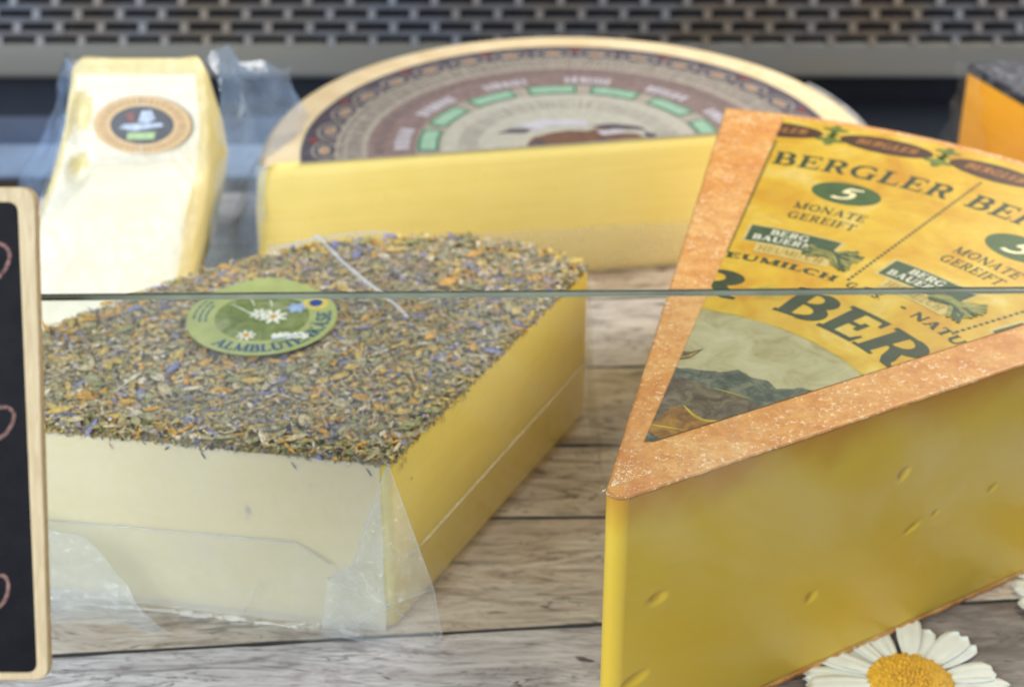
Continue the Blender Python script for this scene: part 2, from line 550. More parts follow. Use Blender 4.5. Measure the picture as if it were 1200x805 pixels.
def round_corners(pts, rad, n=5):
    """fillet the corners of a closed polygon; rad may be a list"""
    pts = [np.array(p, float) for p in pts]
    out = []
    N = len(pts)
    for i in range(N):
        r = rad[i] if isinstance(rad, (list, tuple)) else rad
        p, a, b = pts[i], pts[i - 1], pts[(i + 1) % N]
        if r <= 0:
            out.append(p)
            continue
        u, v = (a - p) / np.linalg.norm(a - p), (b - p) / np.linalg.norm(b - p)
        A, B = p + u * r, p + v * r
        for k in range(n + 1):
            q = k / n
            out.append((1 - q) ** 2 * A + 2 * q * (1 - q) * p + q * q * B)
    return out


def inset(pts, d):
    """move a ccw closed outline inward by d"""
    P = np.array(pts)
    e = np.roll(P, -1, 0) - np.roll(P, 1, 0)
    e /= np.maximum(np.linalg.norm(e, axis=1, keepdims=True), 1e-9)
    nrm = np.stack([-e[:, 1], e[:, 0]], 1)
    return P + nrm * d


def catmull(pts, per=8):
    P = [np.array(p, float) for p in pts]
    P = [2 * P[0] - P[1]] + P + [2 * P[-1] - P[-2]]
    out = []
    for i in range(1, len(P) - 2):
        p0, p1, p2, p3 = P[i - 1:i + 3]
        for k in range(per):
            q = k / per
            out.append(0.5 * (2 * p1 + (p2 - p0) * q + (2 * p0 - 5 * p1 + 4 * p2 - p3) * q * q + (3 * p1 - p0 - 3 * p2 + p3) * q ** 3))
    out.append(P[-2])
    return out


def nz(x, y, z=0.0):
    return mnoise.noise(Vector((x, y, z)))


# ------------------------------------------------------------------ serif lettering (cap height 1)
TK, TN = 0.21, 0.115


def arc(cx, cy, rx, ry, a0, a1, n=14):
    return [(cx + rx * math.cos(R(a0 + (a1 - a0) * i / n)), cy + ry * math.sin(R(a0 + (a1 - a0) * i / n))) for i in range(n + 1)]


def stem(x, y0=0.0, y1=1.0, w=TK, sl=True, sh=True):
    s = [([(x, y0), (x, y1)], w)]
    if sl:
        s.append(([(x - w * 0.95, y0 + 0.035), (x + w * 0.95, y0 + 0.035)], 0.07))
    if sh:
        s.append(([(x - w * 0.95, y1 - 0.035), (x + w * 0.95, y1 - 0.035)], 0.07))
    return s


def bowl(x, cy, rx, ry):
    a = arc(x, cy, rx, ry, 90, -90, 14)
    wd = [TN + (TK - TN) * math.sin(math.pi * i / 14) for i in range(15)]
    return [(a, wd)]


def ring(cx, cy, rx, ry, a0, a1, n=26):
    a = arc(cx, cy, rx, ry, a0, a1, n)
    wd = [TN + (TK - TN) * abs(math.cos(R(a0 + (a1 - a0) * i / n))) for i in range(n + 1)]
    return [(a, wd)]


def glyphs():
    G = {}
    G['I'] = (0.40, stem(0.2))
    G['E'] = (0.74, stem(0.18, sl=False, sh=False) + [([(0.0, 0.95), (0.64, 0.95)], 0.10), ([(0.18, 0.51), (0.50, 0.51)], 0.10), ([(0.0, 0.05), (0.68, 0.05)], 0.10),
                      ([(0.62, 1.0), (0.66, 0.74)], [0.10, 0.05]), ([(0.50, 0.66), (0.50, 0.36)], 0.09), ([(0.66, 0.0), (0.71, 0.28)], [0.11, 0.05])])
    G['F'] = (0.70, stem(0.18, sh=False) + [([(0.0, 0.95), (0.64, 0.95)], 0.10), ([(0.18, 0.50), (0.50, 0.50)], 0.10), ([(0.62, 1.0), (0.66, 0.72)], [0.10, 0.05]), ([(0.50, 0.66), (0.50, 0.34)], 0.09)])
    G['L'] = (0.70, stem(0.18, sl=False) + [([(0.0, 0.05), (0.64, 0.05)], 0.10), ([(0.62, 0.0), (0.67, 0.32)], [0.12, 0.05])])
    G['B'] = (0.76, stem(0.18, sl=False, sh=False) + [([(0.0, 0.955), (0.40, 0.955)], 0.09), ([(0.18, 0.52), (0.42, 0.52)], 0.09), ([(0.0, 0.045), (0.42, 0.045)], 0.09)] + bowl(0.38, 0.737, 0.22, 0.218) + bowl(0.40, 0.283, 0.27, 0.238))
    G['R'] = (0.82, stem(0.18, sh=False) + [([(0.0, 0.955), (0.40, 0.955)], 0.09), ([(0.18, 0.49), (0.42, 0.49)], 0.09)] + bowl(0.38, 0.722, 0.24, 0.232)
              + [([(0.40, 0.49), (0.50, 0.38), (0.58, 0.20), (0.66, 0.07), (0.80, 0.04)], [0.12, 0.19, 0.20, 0.15, 0.07])])
    G['G'] = (0.90, ring(0.45, 0.5, 0.37, 0.45, 48, 318, 30) + [([(0.72, 0.0), (0.72, 0.42)], 0.19), ([(0.56, 0.42), (0.88, 0.42)], 0.08), ([(0.70, 0.98), (0.74, 0.68)], [0.06, 0.07])])
    G['C'] = (0.82, ring(0.45, 0.5, 0.37, 0.45, 48, 312, 30) + [([(0.70, 0.98), (0.74, 0.68)], [0.06, 0.07])])
    G['O'] = (0.90, ring(0.45, 0.5, 0.36, 0.45, 0, 360, 36))
    G['N'] = (0.92, stem(0.16, w=0.11) + stem(0.78, w=0.11) + [([(0.12, 0.98), (0.78, 0.02)], 0.20)])
    G['M'] = (1.06, stem(0.14, w=0.11) + stem(0.90, w=TK) + [([(0.13, 0.98), (0.50, 0.03)], 0.19), ([(0.88, 0.98), (0.52, 0.03)], 0.10)])
    G['A'] = (0.90, [([(0.42, 0.98), (0.14, 0.0)], 0.10), ([(0.42, 1.0), (0.76, 0.0)], 0.21), ([(0.22, 0.32), (0.64, 0.32)], 0.085), ([(0.0, 0.035), (0.28, 0.035)], 0.07), ([(0.58, 0.035), (0.92, 0.035)], 0.07)])
    G['T'] = (0.78, stem(0.39, sh=False) + [([(0.02, 0.945), (0.76, 0.945)], 0.10), ([(0.05, 1.0), (0.02, 0.70)], [0.10, 0.05]), ([(0.73, 1.0), (0.76, 0.70)], [0.10, 0.05])])
    G['H'] = (0.92, stem(0.18) + stem(0.74) + [([(0.18, 0.5), (0.74, 0.5)], 0.10)])
    G['U'] = (0.90, stem(0.18, 0.30, 1.0, sl=False) + stem(0.76, 0.30, 1.0, 0.12, sl=False) + [(arc(0.47, 0.32, 0.29, 0.27, 180, 360, 14), [0.21 - 0.09 * i / 14 for i in range(15)])])
    G['K'] = (0.88, stem(0.18) + [([(0.24, 0.42), (0.70, 0.96)], 0.10), ([(0.36, 0.56), (0.76, 0.0)], 0.20), ([(0.56, 0.965), (0.84, 0.965)], 0.07), ([(0.6, 0.035), (0.92, 0.035)], 0.07)])
    sp = [(0.58, 0.80), (0.50, 0.93), (0.33, 0.955), (0.16, 0.87), (0.13, 0.72), (0.24, 0.59), (0.42, 0.48), (0.58, 0.36), (0.58, 0.18), (0.45, 0.06), (0.26, 0.045), (0.12, 0.12), (0.08, 0.26)]
    spc = catmull(sp, 3)
    k = len(spc) - 1
    G['S'] = (0.70, [(spc, [0.10 + 0.11 * math.sin(math.pi * i / k) for i in range(k + 1)]), ([(0.58, 0.98), (0.60, 0.70)], 0.06), ([(0.07, 0.02), (0.06, 0.30)], 0.06)])
    f = catmull([(0.20, 0.60), (0.36, 0.64), (0.56, 0.56), (0.62, 0.36), (0.54, 0.16), (0.34, 0.06), (0.10, 0.10)], 4)
    G['5'] = (0.72, [(f, 0.15), ([(0.22, 0.58), (0.28, 0.94)], 0.12), ([(0.25, 0.93), (0.46, 0.92), (0.70, 0.97)], [0.12, 0.13, 0.10])])
    G['.'] = (0.28, [([(0.08, 0.07), (0.20, 0.07)], 0.14)])
    G['•'] = (0.50, [(arc(0.25, 0.42, 0.06, 0.06, 0, 360, 10), 0.12)])
    G['Ä'] = (G['A'][0], G['A'][1] + [([(0.20, 1.16), (0.32, 1.16)], 0.12), ([(0.54, 1.16), (0.66, 1.16)], 0.12)])
    G['Ü'] = (G['U'][0], G['U'][1] + [([(0.28, 1.16), (0.40, 1.16)], 0.12), ([(0.56, 1.16), (0.68, 1.16)], 0.12)])
    G[' '] = (0.45, [])
    return G


GL = glyphs()


def stroke_quads(pts, wd):
    """offset polyline -> list of quads (2-D)"""
    P = np.array(pts, float)
    n = len(P)
    W = np.full(n, wd, float) if np.isscalar(wd) else np.array(wd, float)
    d = np.zeros_like(P)
    d[1:-1] = P[2:] - P[:-2]
    d[0] = P[1] - P[0]
    d[-1] = P[-1] - P[-2]
    if n > 3 and np.linalg.norm(P[0] - P[-1]) < 1e-6:
        d[0] = d[-1] = P[1] - P[-2]
    d /= np.maximum(np.linalg.norm(d, axis=1, keepdims=True), 1e-9)
    nn = np.stack([-d[:, 1], d[:, 0]], 1)
    A, B = P + nn * W[:, None] / 2, P - nn * W[:, None] / 2
    return [(B[i], B[i + 1], A[i + 1], A[i]) for i in range(n - 1)]


def subdiv(pts, step):
    out = resample(pts, step, closed=False)
    return [tuple(p) for p in out]


def text_quads(txt, bold=1.0, space=0.10, italic=0.0):
    """-> quads in (x, y, layer), total width"""
    x, out = 0.0, []
    for ch in txt:
        wd, st = GL[ch]
        for li, (pts, sw) in enumerate(st):
            if np.isscalar(sw):
                pts = subdiv(pts, 0.15)
                sw = sw * bold
            else:
                if len(pts) == 2:
                    pts = [pts[0], tuple((np.array(pts[0]) + np.array(pts[1])) / 2), pts[1]]
                    sw = [sw[0], (sw[0] + sw[1]) / 2, sw[1]]
                sw = [k * bold for k in sw]
            for q in stroke_quads(pts, sw):
                out.append(([(p[0] + x + italic * p[1], p[1]) for p in q], li))
        x += wd + space
    return out, x - space


class Print:
    """flat print on a plane: collects quads in label space (u, v) and writes them a hair above it"""

    def __init__(s, to_world, lift=0.012):
        s.to_world = to_world
        s.lift = lift
        s.layers = {}

    def add(s, key, uv, h):
        mb = s.layers.setdefault(key, MB())
        mb.poly([s.to_world(u, v, h) for u, v in uv])

    def build(s, names, parent, clip=()):
        for key, mb in s.layers.items():
            nm, mat = names[key]
            o = mb.build(nm, mat, parent)
            if clip:
                clip_mesh(o, clip)


def clip_mesh(o, planes):
    """cut away what lies outside the given world-cm planes (point, outward normal)"""
    bm = bmesh.new()
    bm.from_mesh(o.data)
    b = BASE[o.name]
    for p, n in planes:
        bmesh.ops.bisect_plane(bm, geom=bm.verts[:] + bm.edges[:] + bm.faces[:], plane_co=(Vector(p) - b) * S, plane_no=Vector(n), clear_outer=True, dist=1e-7)
    bm.to_mesh(o.data)
    bm.free()
    if len(o.data.polygons) == 0:
        bpy.data.objects.remove(o)


# ================================================================== setting: counter
# the table of weathered planks
TILT = 0.045                                  # the boards run a little askew


def yline(y, x):
    return y + TILT * x


joints = [36.0, 43.6, 50.4, 57.75, 65.95, 71.8, 79.0, 86.2, 93.4, 100.9]
base = MB()
base.box((-70, 34, -2.2), (75, 104, -1.05))
table = base.build('tabletop', M['joint'])
table['kind'] = 'structure'
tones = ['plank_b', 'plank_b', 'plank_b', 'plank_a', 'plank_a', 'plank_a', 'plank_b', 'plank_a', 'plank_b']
tilts = [TILT, TILT, TILT, 0.09, 0.015, 0.02, 0.03, 0.04, 0.05, 0.06]
for i in range(len(joints) - 1):
    cut = {1: 9.0, 2: 7.0}.get(i)             # two boards split under the large wedge; right pieces carry its painted shade
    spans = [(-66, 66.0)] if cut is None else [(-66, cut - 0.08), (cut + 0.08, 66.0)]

    def edge(x, k, sgn):
        return joints[k] + tilts[k] * (x - (2 if k in (4, 5, 6) else -4 if k == 3 else 0)) + sgn * (0.025 + 0.08 * abs(nz(x * 0.35, k * 7.1)) + 0.05 * nz(x * 1.3, k * 3.7, 4))
    for si, (xa, xb) in enumerate(spans):
        loops = []
        for x in np.linspace(xa, xb, int(xb - xa) + 1):
            y0, y1 = edge(x, i, 1), edge(x, i + 1, -1)
            loops.append([(x, y0, -1.0), (x, y0, -0.10), (x, y0 + 0.07, 0.0), (x, y1 - 0.07, 0.0), (x, y1, -0.10), (x, y1, -1.0)])
        v, f = loft(loops)
        o = obj('plank', v, f, [M['plank_shaded' if si else tones[i]], M['joint']], table, False, [0 if (len(fc) == 4 and k % 6 == 2) else 1 for k, fc in enumerate(f)])

# steel tray floor, the rear wall with its lip and the air grille over it
mb = MB()
mb.box((-80, 98, -6.4), (80, 127.5, -6.0))
tray = mb.build('tray_floor', M['tray'])
tray['kind'] = 'structure'
mb = MB()
mb.box((-60, 108.6, -6.0), (-7, 113.6, -3.0), 0)
mb.box((-60, 113.6, -6.0), (-7, 118.2, -2.9), 1)
ledge = mb.build('rear_ledge', [M['ledge_light'], M['ledge_dark']])
ledge['kind'] = 'structure'
mb = MB()
mb.box((-80, 127.5, -6.4), (80, 128.3, 26))
back = mb.build('rear_wall', M['duct'])
back['kind'] = 'structure'

vent = thing('air_grille', (0, 125, -2.6), 'slotted steel air grille with a plain lip across the back of the display case', 'air grille')
mb = MB()
Z0, PITCH, CP = 0.28, 1.03, 3.06
for k in range(9):
    zc = Z0 + PITCH * k
    mb.box((-62, 124.9, zc + 0.29), (62, 125.15, zc + PITCH - 0.29))
    for j in range(-21, 22):
        x = -35.4 + CP * (j + 12) + (CP / 2 if k % 2 else 0) + 0.7
        mb.mesh([(x - 0.28, 124.55, zc - 0.29), (x + 0.28, 124.55, zc - 0.29), (x + 0.28, 125.1, zc - 0.29), (x - 0.28, 125.1, zc - 0.29),
                 (x - 0.28, 124.9, zc + 0.29), (x + 0.28, 124.9, zc + 0.29), (x + 0.28, 125.1, zc + 0.29), (x - 0.28, 125.1, zc + 0.29)],
                [(0, 1, 5, 4), (1, 2, 6, 5), (2, 3, 7, 6), (3, 0, 4, 7), (4, 5, 6, 7), (3, 2, 1, 0)])
mb.build('slotted_plate', M['grille'], vent)
prof = [(124.6, 0.02), (124.75, 0.06), (125.2, 0.06), (125.2, -0.2), (124.95, -0.25), (124.95, -2.2), (125.3, -2.6), (125.2, -2.72), (124.75, -2.55), (124.6, -2.2)]
v, f = loft([[(x, y, z) for y, z in prof] for x in (-62, -20, 20, 62)])
obj('lip', v, f, M['steel'], vent)


# ================================================================== the aged wedge
tip = np.array([3.04, 50.02])
O = np.array([5.014, 54.971])                 # middle of the wheel the wedge was cut from
RW = 30.1


def hit(p, ang):
    u = np.array([math.cos(ang), math.sin(ang)])
    q = p - O
    b = q @ u
    return p + u * (-b + math.sqrt(b * b - (q @ q - RW * RW)))


def wedge_outline(ar, al, rw):
    pr, pl = hit(tip, ar), hit(tip, al)
    a0, a1 = math.atan2(*(pr - O)[::-1]), math.atan2(*(pl - O)[::-1])
    right = resample([tip + 0.62 * np.array([math.cos(ar), math.sin(ar)]), pr], 0.25, False)[:140]
    return pr, pl, a0, a1


def wedge_loop(ar, al, off=0.0):
    """ccw loop with a fixed number of points: blunt tip, right cut, rim, left cut"""
    pr, pl = hit(tip, ar), hit(tip, al)
    ur, ul = np.array([math.cos(ar), math.sin(ar)]), np.array([math.cos(al), math.sin(al)])
    A, B = tip + ul * 0.95, tip + ur * 1.1
    out = []
    for k in range(7):
        q = k / 6
        c = tip + (ul + ur) * 0.28
        out.append((1 - q) ** 2 * A + 2 * q * (1 - q) * c + q * q * B)
    for k in range(1, 290):
        out.append(B + (pr - B) * k / 290)
    a0, a1 = math.atan2(*(pr - O)[::-1]), math.atan2(*(pl - O)[::-1])
    for k in range(41):
        a = a0 + (a1 - a0) * k / 40
        out.append(O + RW * np.array([math.cos(a), math.sin(a)]))
    for k in range(1, 50):
        out.append(pl + (A - pl) * k / 50)
    P = np.array(out)
    if off:
        P = inset(P, off)
    return P


AR_T, AL_T = math.atan2(9.38, 16.77), math.atan2(33.75, 7.63)
AR_B = math.atan2(7.98, 12.41)
AR_B = R(31.6)
dents = [(13.91, 8.6, 0.30, 0.20, 45), (10.02, 4.04, 0.26, 0.18, 40), (2.6, 7.03, 0.36, 0.20, 10), (1.75, 3.54, 0.55, 0.22, 15), (19.09, 6.04, 0.22, 0.11, 20),
         (16.09, 5.9, 0.13, 0.10, 40), (14.9, 5.59, 0.36, 0.11, 25), (22.5, 7.6, 0.3, 0.2, 20)]
aged = thing('cheese_wedge', (3.17, 50.3, 0), 'large pointed wedge of yellow mountain cheese with orange rind and printed yellow label on top', 'cheese')
loops = []
zs = [0.25] + list(np.linspace(0.4, 12.02, 120))
ur = np.array([math.cos(AR_T), math.sin(AR_T)])
nrm_r = np.array([ur[1], -ur[0]])
for z in zs:
    q = 1 - z / 12.1
    P = wedge_loop(AR_T + (AR_B - AR_T) * q, AL_T, 0.02)
    L = []
    for i, p in enumerate(P):
        d = 0.0
        if 7 <= i < 298:
            s = (p - tip) @ ur
            for (ds, dz, la, lb, an) in dents:
                ca, sa = math.cos(R(an)), math.sin(R(an))
                x, y = (s - ds) * ca + (z - dz) * sa, -(s - ds) * sa + (z - dz) * ca
                rr = (x / la) ** 2 + (y / lb) ** 2
                if rr < 4:
                    d -= 0.13 * math.exp(-rr * rr * 1.0)
            d += 0.010 * nz(s * 0.25, z * 0.3) + 0.004 * nz(s * 0.4, z * 3.0, 3)
        L.append((p[0] + nrm_r[0] * d, p[1] + nrm_r[1] * d, z))
    loops.append(L)
v, f = loft(loops)
obj('paste', v, f, M['aged_paste'], aged, True)
P = wedge_loop(AR_T, AL_T, 0.0)
jit = np.array([[0.035 * nz(p[0] * 2.2, p[1] * 2.2), 0.035 * nz(p[0] * 2.2, p[1] * 2.2, 9)] for p in P])
loops = []
for ins, z in ((0.06, 11.9), (0.01, 11.97), (0.0, 12.03), (0.05, 12.085), (0.13, 12.1)):
    Q = inset(P, ins) + jit * (1.0 if z < 12.08 else 0.6)
    loops.append([(x, y, z) for x, y in Q])
v, f = loft(loops)
obj('rind', v, f, M['aged_rind'], aged, False)
Pb = wedge_loop(AR_B, AL_T, 0.0)
loops = []
for ins, z in ((0.1, 0.0), (-0.06, 0.04), (-0.08, 0.2), (0.08, 0.36)):
    Q = inset(Pb, ins)
    loops.append([(x + 0.10 * nz(x * 1.9, y * 1.9, 2), y + 0.10 * nz(x * 1.9, y * 1.9, 7), z) for x, y in Q])
v, f = loft(loops)
obj('bottom_rind', v, f, M['aged_rind'], aged, False)
# salt crumbs on the edge of the rind and on the blunt tip
mb = MB()


def crumb(mb, p, r, flat=0.6, mi=0):
    a = random.random() * 6.28
    pts = []
    for k in range(4):
        rr = r * random.uniform(0.6, 1.3)
        pts.append((p[0] + rr * math.cos(a + k * 1.57), p[1] + rr * math.sin(a + k * 1.57), p[2] + r * flat * random.uniform(-0.2, 0.2)))
    top = (p[0], p[1], p[2] + r * flat)
    for k in range(4):
        mb.poly([pts[k], pts[(k + 1) % 4], top], mi)


Rr = [p for i, p in enumerate(P) if i < 200]
for _ in range(1500):
    i = random.randrange(len(Rr))
    p = Rr[i]
    if nz(p[0] * 0.9, p[1] * 0.9, 5) < -0.12 and i > 14:
        continue
    d = abs(random.gauss(0, 0.16)) + 0.05
    q = p + np.array([-nrm_r[0], -nrm_r[1]]) * d + ur * random.gauss(0, 0.06)
    crumb(mb, (q[0], q[1], 12.06), random.uniform(0.012, 0.04))
for _ in range(420):
    u, vv = abs(random.gauss(0, 1.1)), random.random()
    d = (1 - vv) * ur + vv * np.array([math.cos(AL_T), math.sin(AL_T)])
    q = tip + np.array([0.42, 1.15]) + d * u
    crumb(mb, (q[0], q[1], 12.09), random.uniform(0.012, 0.045))
Lf = [P[i] for i in range(len(P) - 50, len(P))]
for _ in range(1500):  # pale crumbs packed here also paint the lit left edge of the rind
    p = Lf[int(45 * random.random() ** 0.6) % 45]
    q = p + np.array([abs(random.gauss(0, 0.12)) + 0.06, random.gauss(0, 0.1)])
    crumb(mb, (q[0], q[1], 12.06), random.uniform(0.012, 0.035))
tag(mb.build('salt_crumbs', M['salt_crumb'], aged), kind='stuff')

# printed label
LZ = 12.13


def pol(r, a):
    return (O[0] + r * math.cos(R(a)), O[1] + r * math.sin(R(a)))


lab_apex, lab_l, lab_r = (5.07, 54.90), (13.62, 83.06), (20.49, 62.38)
la, lb_ = np.array([5.07, 54.90]), np.array([6.21, 54.55])
dl = np.array([13.62, 83.06]) - la
dr = np.array([20.49, 62.38]) - lb_
nl = np.array([-dl[1], dl[0]]) / np.linalg.norm(dl)          # outward to the left
nr = np.array([dr[1], -dr[0]]) / np.linalg.norm(dr)          # outward to the right
clip = [((la[0], la[1], 0), (nl[0], nl[1], 0)), ((lb_[0], lb_[1], 0), (nr[0], nr[1], 0))]
mb = MB()
for i in range(60):
    for j in range(20):
        a0, a1 = 100 - i * 2, 98 - i * 2
        r0, r1 = 29.5 * j / 20, 29.5 * (j + 1) / 20
        if j == 0:
            mb.poly([(*pol(0, 0), LZ), (*pol(r1, a1), LZ), (*pol(r1, a0), LZ)])
        else:
            mb.poly([(*pol(r0, a0), LZ), (*pol(r0, a1), LZ), (*pol(r1, a1), LZ), (*pol(r1, a0), LZ)])
label = mb.build('label', M['yellow_label'], aged)
clip_mesh(label, clip)

H1, H2, H3 = LZ + 0.006, LZ + 0.012, LZ + 0.018


def sector(mb, r0, r1, a0, a1, h, mi=0, n=None):
    n = n or max(2, int(abs(a1 - a0) / 2))
    for i in range(n):
        p, q = a0 + (a1 - a0) * i / n, a0 + (a1 - a0) * (i + 1) / n
        mb.poly([(*pol(r0, p), h), (*pol(r0, q), h), (*pol(r1, q), h), (*pol(r1, p), h)], mi)


def arc_text(mb, txt, r, cap, a0, a1, h, bold=1.0, italic=0.0, space=0.10, mi=0):
    """text whose baseline is an arc, read clockwise from angle a0 to a1"""
    qs, wd = text_quads(txt, bold, space, italic)
    for q, li in qs:
        mb.poly([(*pol(r + y * cap, a0 + (a1 - a0) * x / wd), h + 0.0012 * li) for x, y in q], mi)


def patch(mb, cx, ca, fn, h, n=40, mi=0):
    """disc-like shape round the point (radius cx, angle ca); fn(t) -> tangential, radial offset"""
    c = np.array(pol(cx, ca))
    ra = np.array([math.cos(R(ca)), math.sin(R(ca))])
    ta = np.array([ra[1], -ra[0]])                            # clockwise = reading direction
    pts = []
    for i in range(n):
        u, v = fn(2 * math.pi * i / n)
        p = c + ta * u + ra * v
        pts.append((p[0], p[1], h))
    mb.poly(pts[::-1], mi)


# landscape in the middle
mb = MB()
sector(mb, 0.0, 9.1, 120, -20, H1, n=60)
pic = mb.build('sky_print', M['grey_sky_print'], label)
clip_mesh(pic, clip)
mb = MB()
for i in range(140):
    a = 120 - i
    w0, w1 = (0.05 + 0.05 * abs(nz(a * 0.2, 3)), 0.05 + 0.05 * abs(nz((a - 1) * 0.2, 3)))
    mb.poly([(*pol(9.14 - w0, a), H2), (*pol(9.14 - w1, a - 1), H2), (*pol(9.14 + w1, a - 1), H2), (*pol(9.14 + w0, a), H2)])
o = mb.build('ring_line', M['olive_line'], label)
clip_mesh(o, clip)


def traced(name, pts, mat, h, rough=0.05, parent=label, clipit=True):
    P = resample(pts, 0.22)
    P = [(p[0] + rough * nz(p[0] * 3, p[1] * 3), p[1] + rough * nz(p[0] * 3, p[1] * 3, 5)) for p in P]
    mb = MB()
    mb.poly([(x, y, h) for x, y in P])
    o = mb.build(name, mat, parent)
    bm = bmesh.new()
    bm.from_mesh(o.data)
    bmesh.ops.triangulate(bm, faces=bm.faces[:])
    bm.to_mesh(o.data)
    bm.free()
    if clipit:
        clip_mesh(o, clip)


traced('mountain_print', [(6.05, 59.1), (6.7, 59.0), (7.38, 58.82), (8.0, 58.75), (8.69, 58.9), (9.24, 58.3), (9.76, 58.12), (10.01, 57.45), (10.77, 57.6), (11.79, 57.2), (13, 56.9), (7.68, 53.9), (4.5, 54.0), (5.3, 56.5)], M['mountain_print'], H2, 0.12)
traced('slope_print', [(5.0, 55.3), (6.0, 58.6), (6.78, 58.17), (7.65, 57.4), (8.54, 56.9), (9.15, 56.4), (8.81, 55.79), (8.2, 54.7), (5.07, 54.2)], M['slope_print'], H2 + 0.003, 0.1)
traced('meadow_print', [(4.9, 54.7), (5.38, 55.55), (6.02, 56.28), (6.6, 56.03), (7.06, 55.31), (7.7, 55.19), (7.2, 54.0), (5.5, 53.9)], M['meadow_print'], H3, 0.06)
traced('curl_print', [(6.2, 59.55), (6.94, 59.75), (7.54, 60.51), (7.03, 60.23), (6.4, 60.3)], M['slope_print'], H2 + 0.003, 0.03)
for pts, w0 in (([(6.4, 56.3), (6.75, 55.6), (7.18, 55.27), (7.75, 55.30)], 0.16), ([(5.0, 55.05), (5.59, 54.87), (6.2, 54.68)], 0.10), ([(7.67, 57.53), (8.3, 57.15), (8.93, 56.77)], 0.07), ([(6.3, 59.72), (6.9, 59.93), (7.3, 60.3)], 0.06)):
    mb = MB()
    c = catmull(pts, 6)
    for q in stroke_quads(c, [w0 * (0.35 + 0.65 * math.sin(math.pi * i / (len(c) - 1))) for i in range(len(c))]):
        mb.poly([(x, y, H3 + 0.004) for x, y in q])
    o = mb.build('grass_line', M['olive_line'], label)
    clip_mesh(o, clip)

# big ring of letters
mb = MB()
for ch, a0, a1 in (('R', 79.6, 66.2), ('B', 57.2, 46.6), ('E', 45.9, 35.9), ('R', 35.4, 23.2), ('G', 23.4, 12.0)):
    arc_text(mb, ch, 10.30, 2.35, a0, a1, H1, 1.12, 0.06)
arc_text(mb, 'HEUMILCH', 13.88, 0.52, 75.9, 52.6, H1, 1.25)
arc_text(mb, 'G.T.S.', 13.82, 0.52, 50.2, 43.0, H1, 1.15)
arc_text(mb, '•', 13.80, 0.60, 39.9, 37.6, H1, 1.3)
arc_text(mb, 'NATUR', 13.72, 0.58, 36.4, 22.0, H1, 1.2)
for k in range(3):
    off = -22.4 * k
    arc_text(mb, 'BERGLER', 23.92, 1.47, 72.2 + off, 51.9 + off, H1, 0.92)
    arc_text(mb, 'MONATE', 19.60, 0.68, 66.9 + off, 57.2 + off, H1, 0.9)
    arc_text(mb, 'GEREIFT', 18.55, 0.68, 66.9 + off, 57.4 + off, H1, 0.9)
o = mb.build('lettering', M['green_ink'], label)
clip_mesh(o, clip)
mb = MB()
for k in range(5):
    patch(mb, 11.6 + 0.45 * math.sin(k * 1.26), 61.0 + 2.6 * math.cos(k * 1.26), lambda t: (0.34 * math.cos(t), 0.26 * math.sin(t)), H1 + 0.001 * k, 14)
o = mb.build('flower_print', M['olive_line'], label)
clip_mesh(o, clip)
for a in (72.75, 50.85, 28.2):
    mb = MB()
    r = 14.35
    while r < 26.6:
        sector(mb, r, r + 0.19, a + 4.2 / r, a - 4.2 / r, H1, n=1)
        r += 0.31
    o = mb.build('dotted_line', M['green_ink'], label)
    clip_mesh(o, clip)
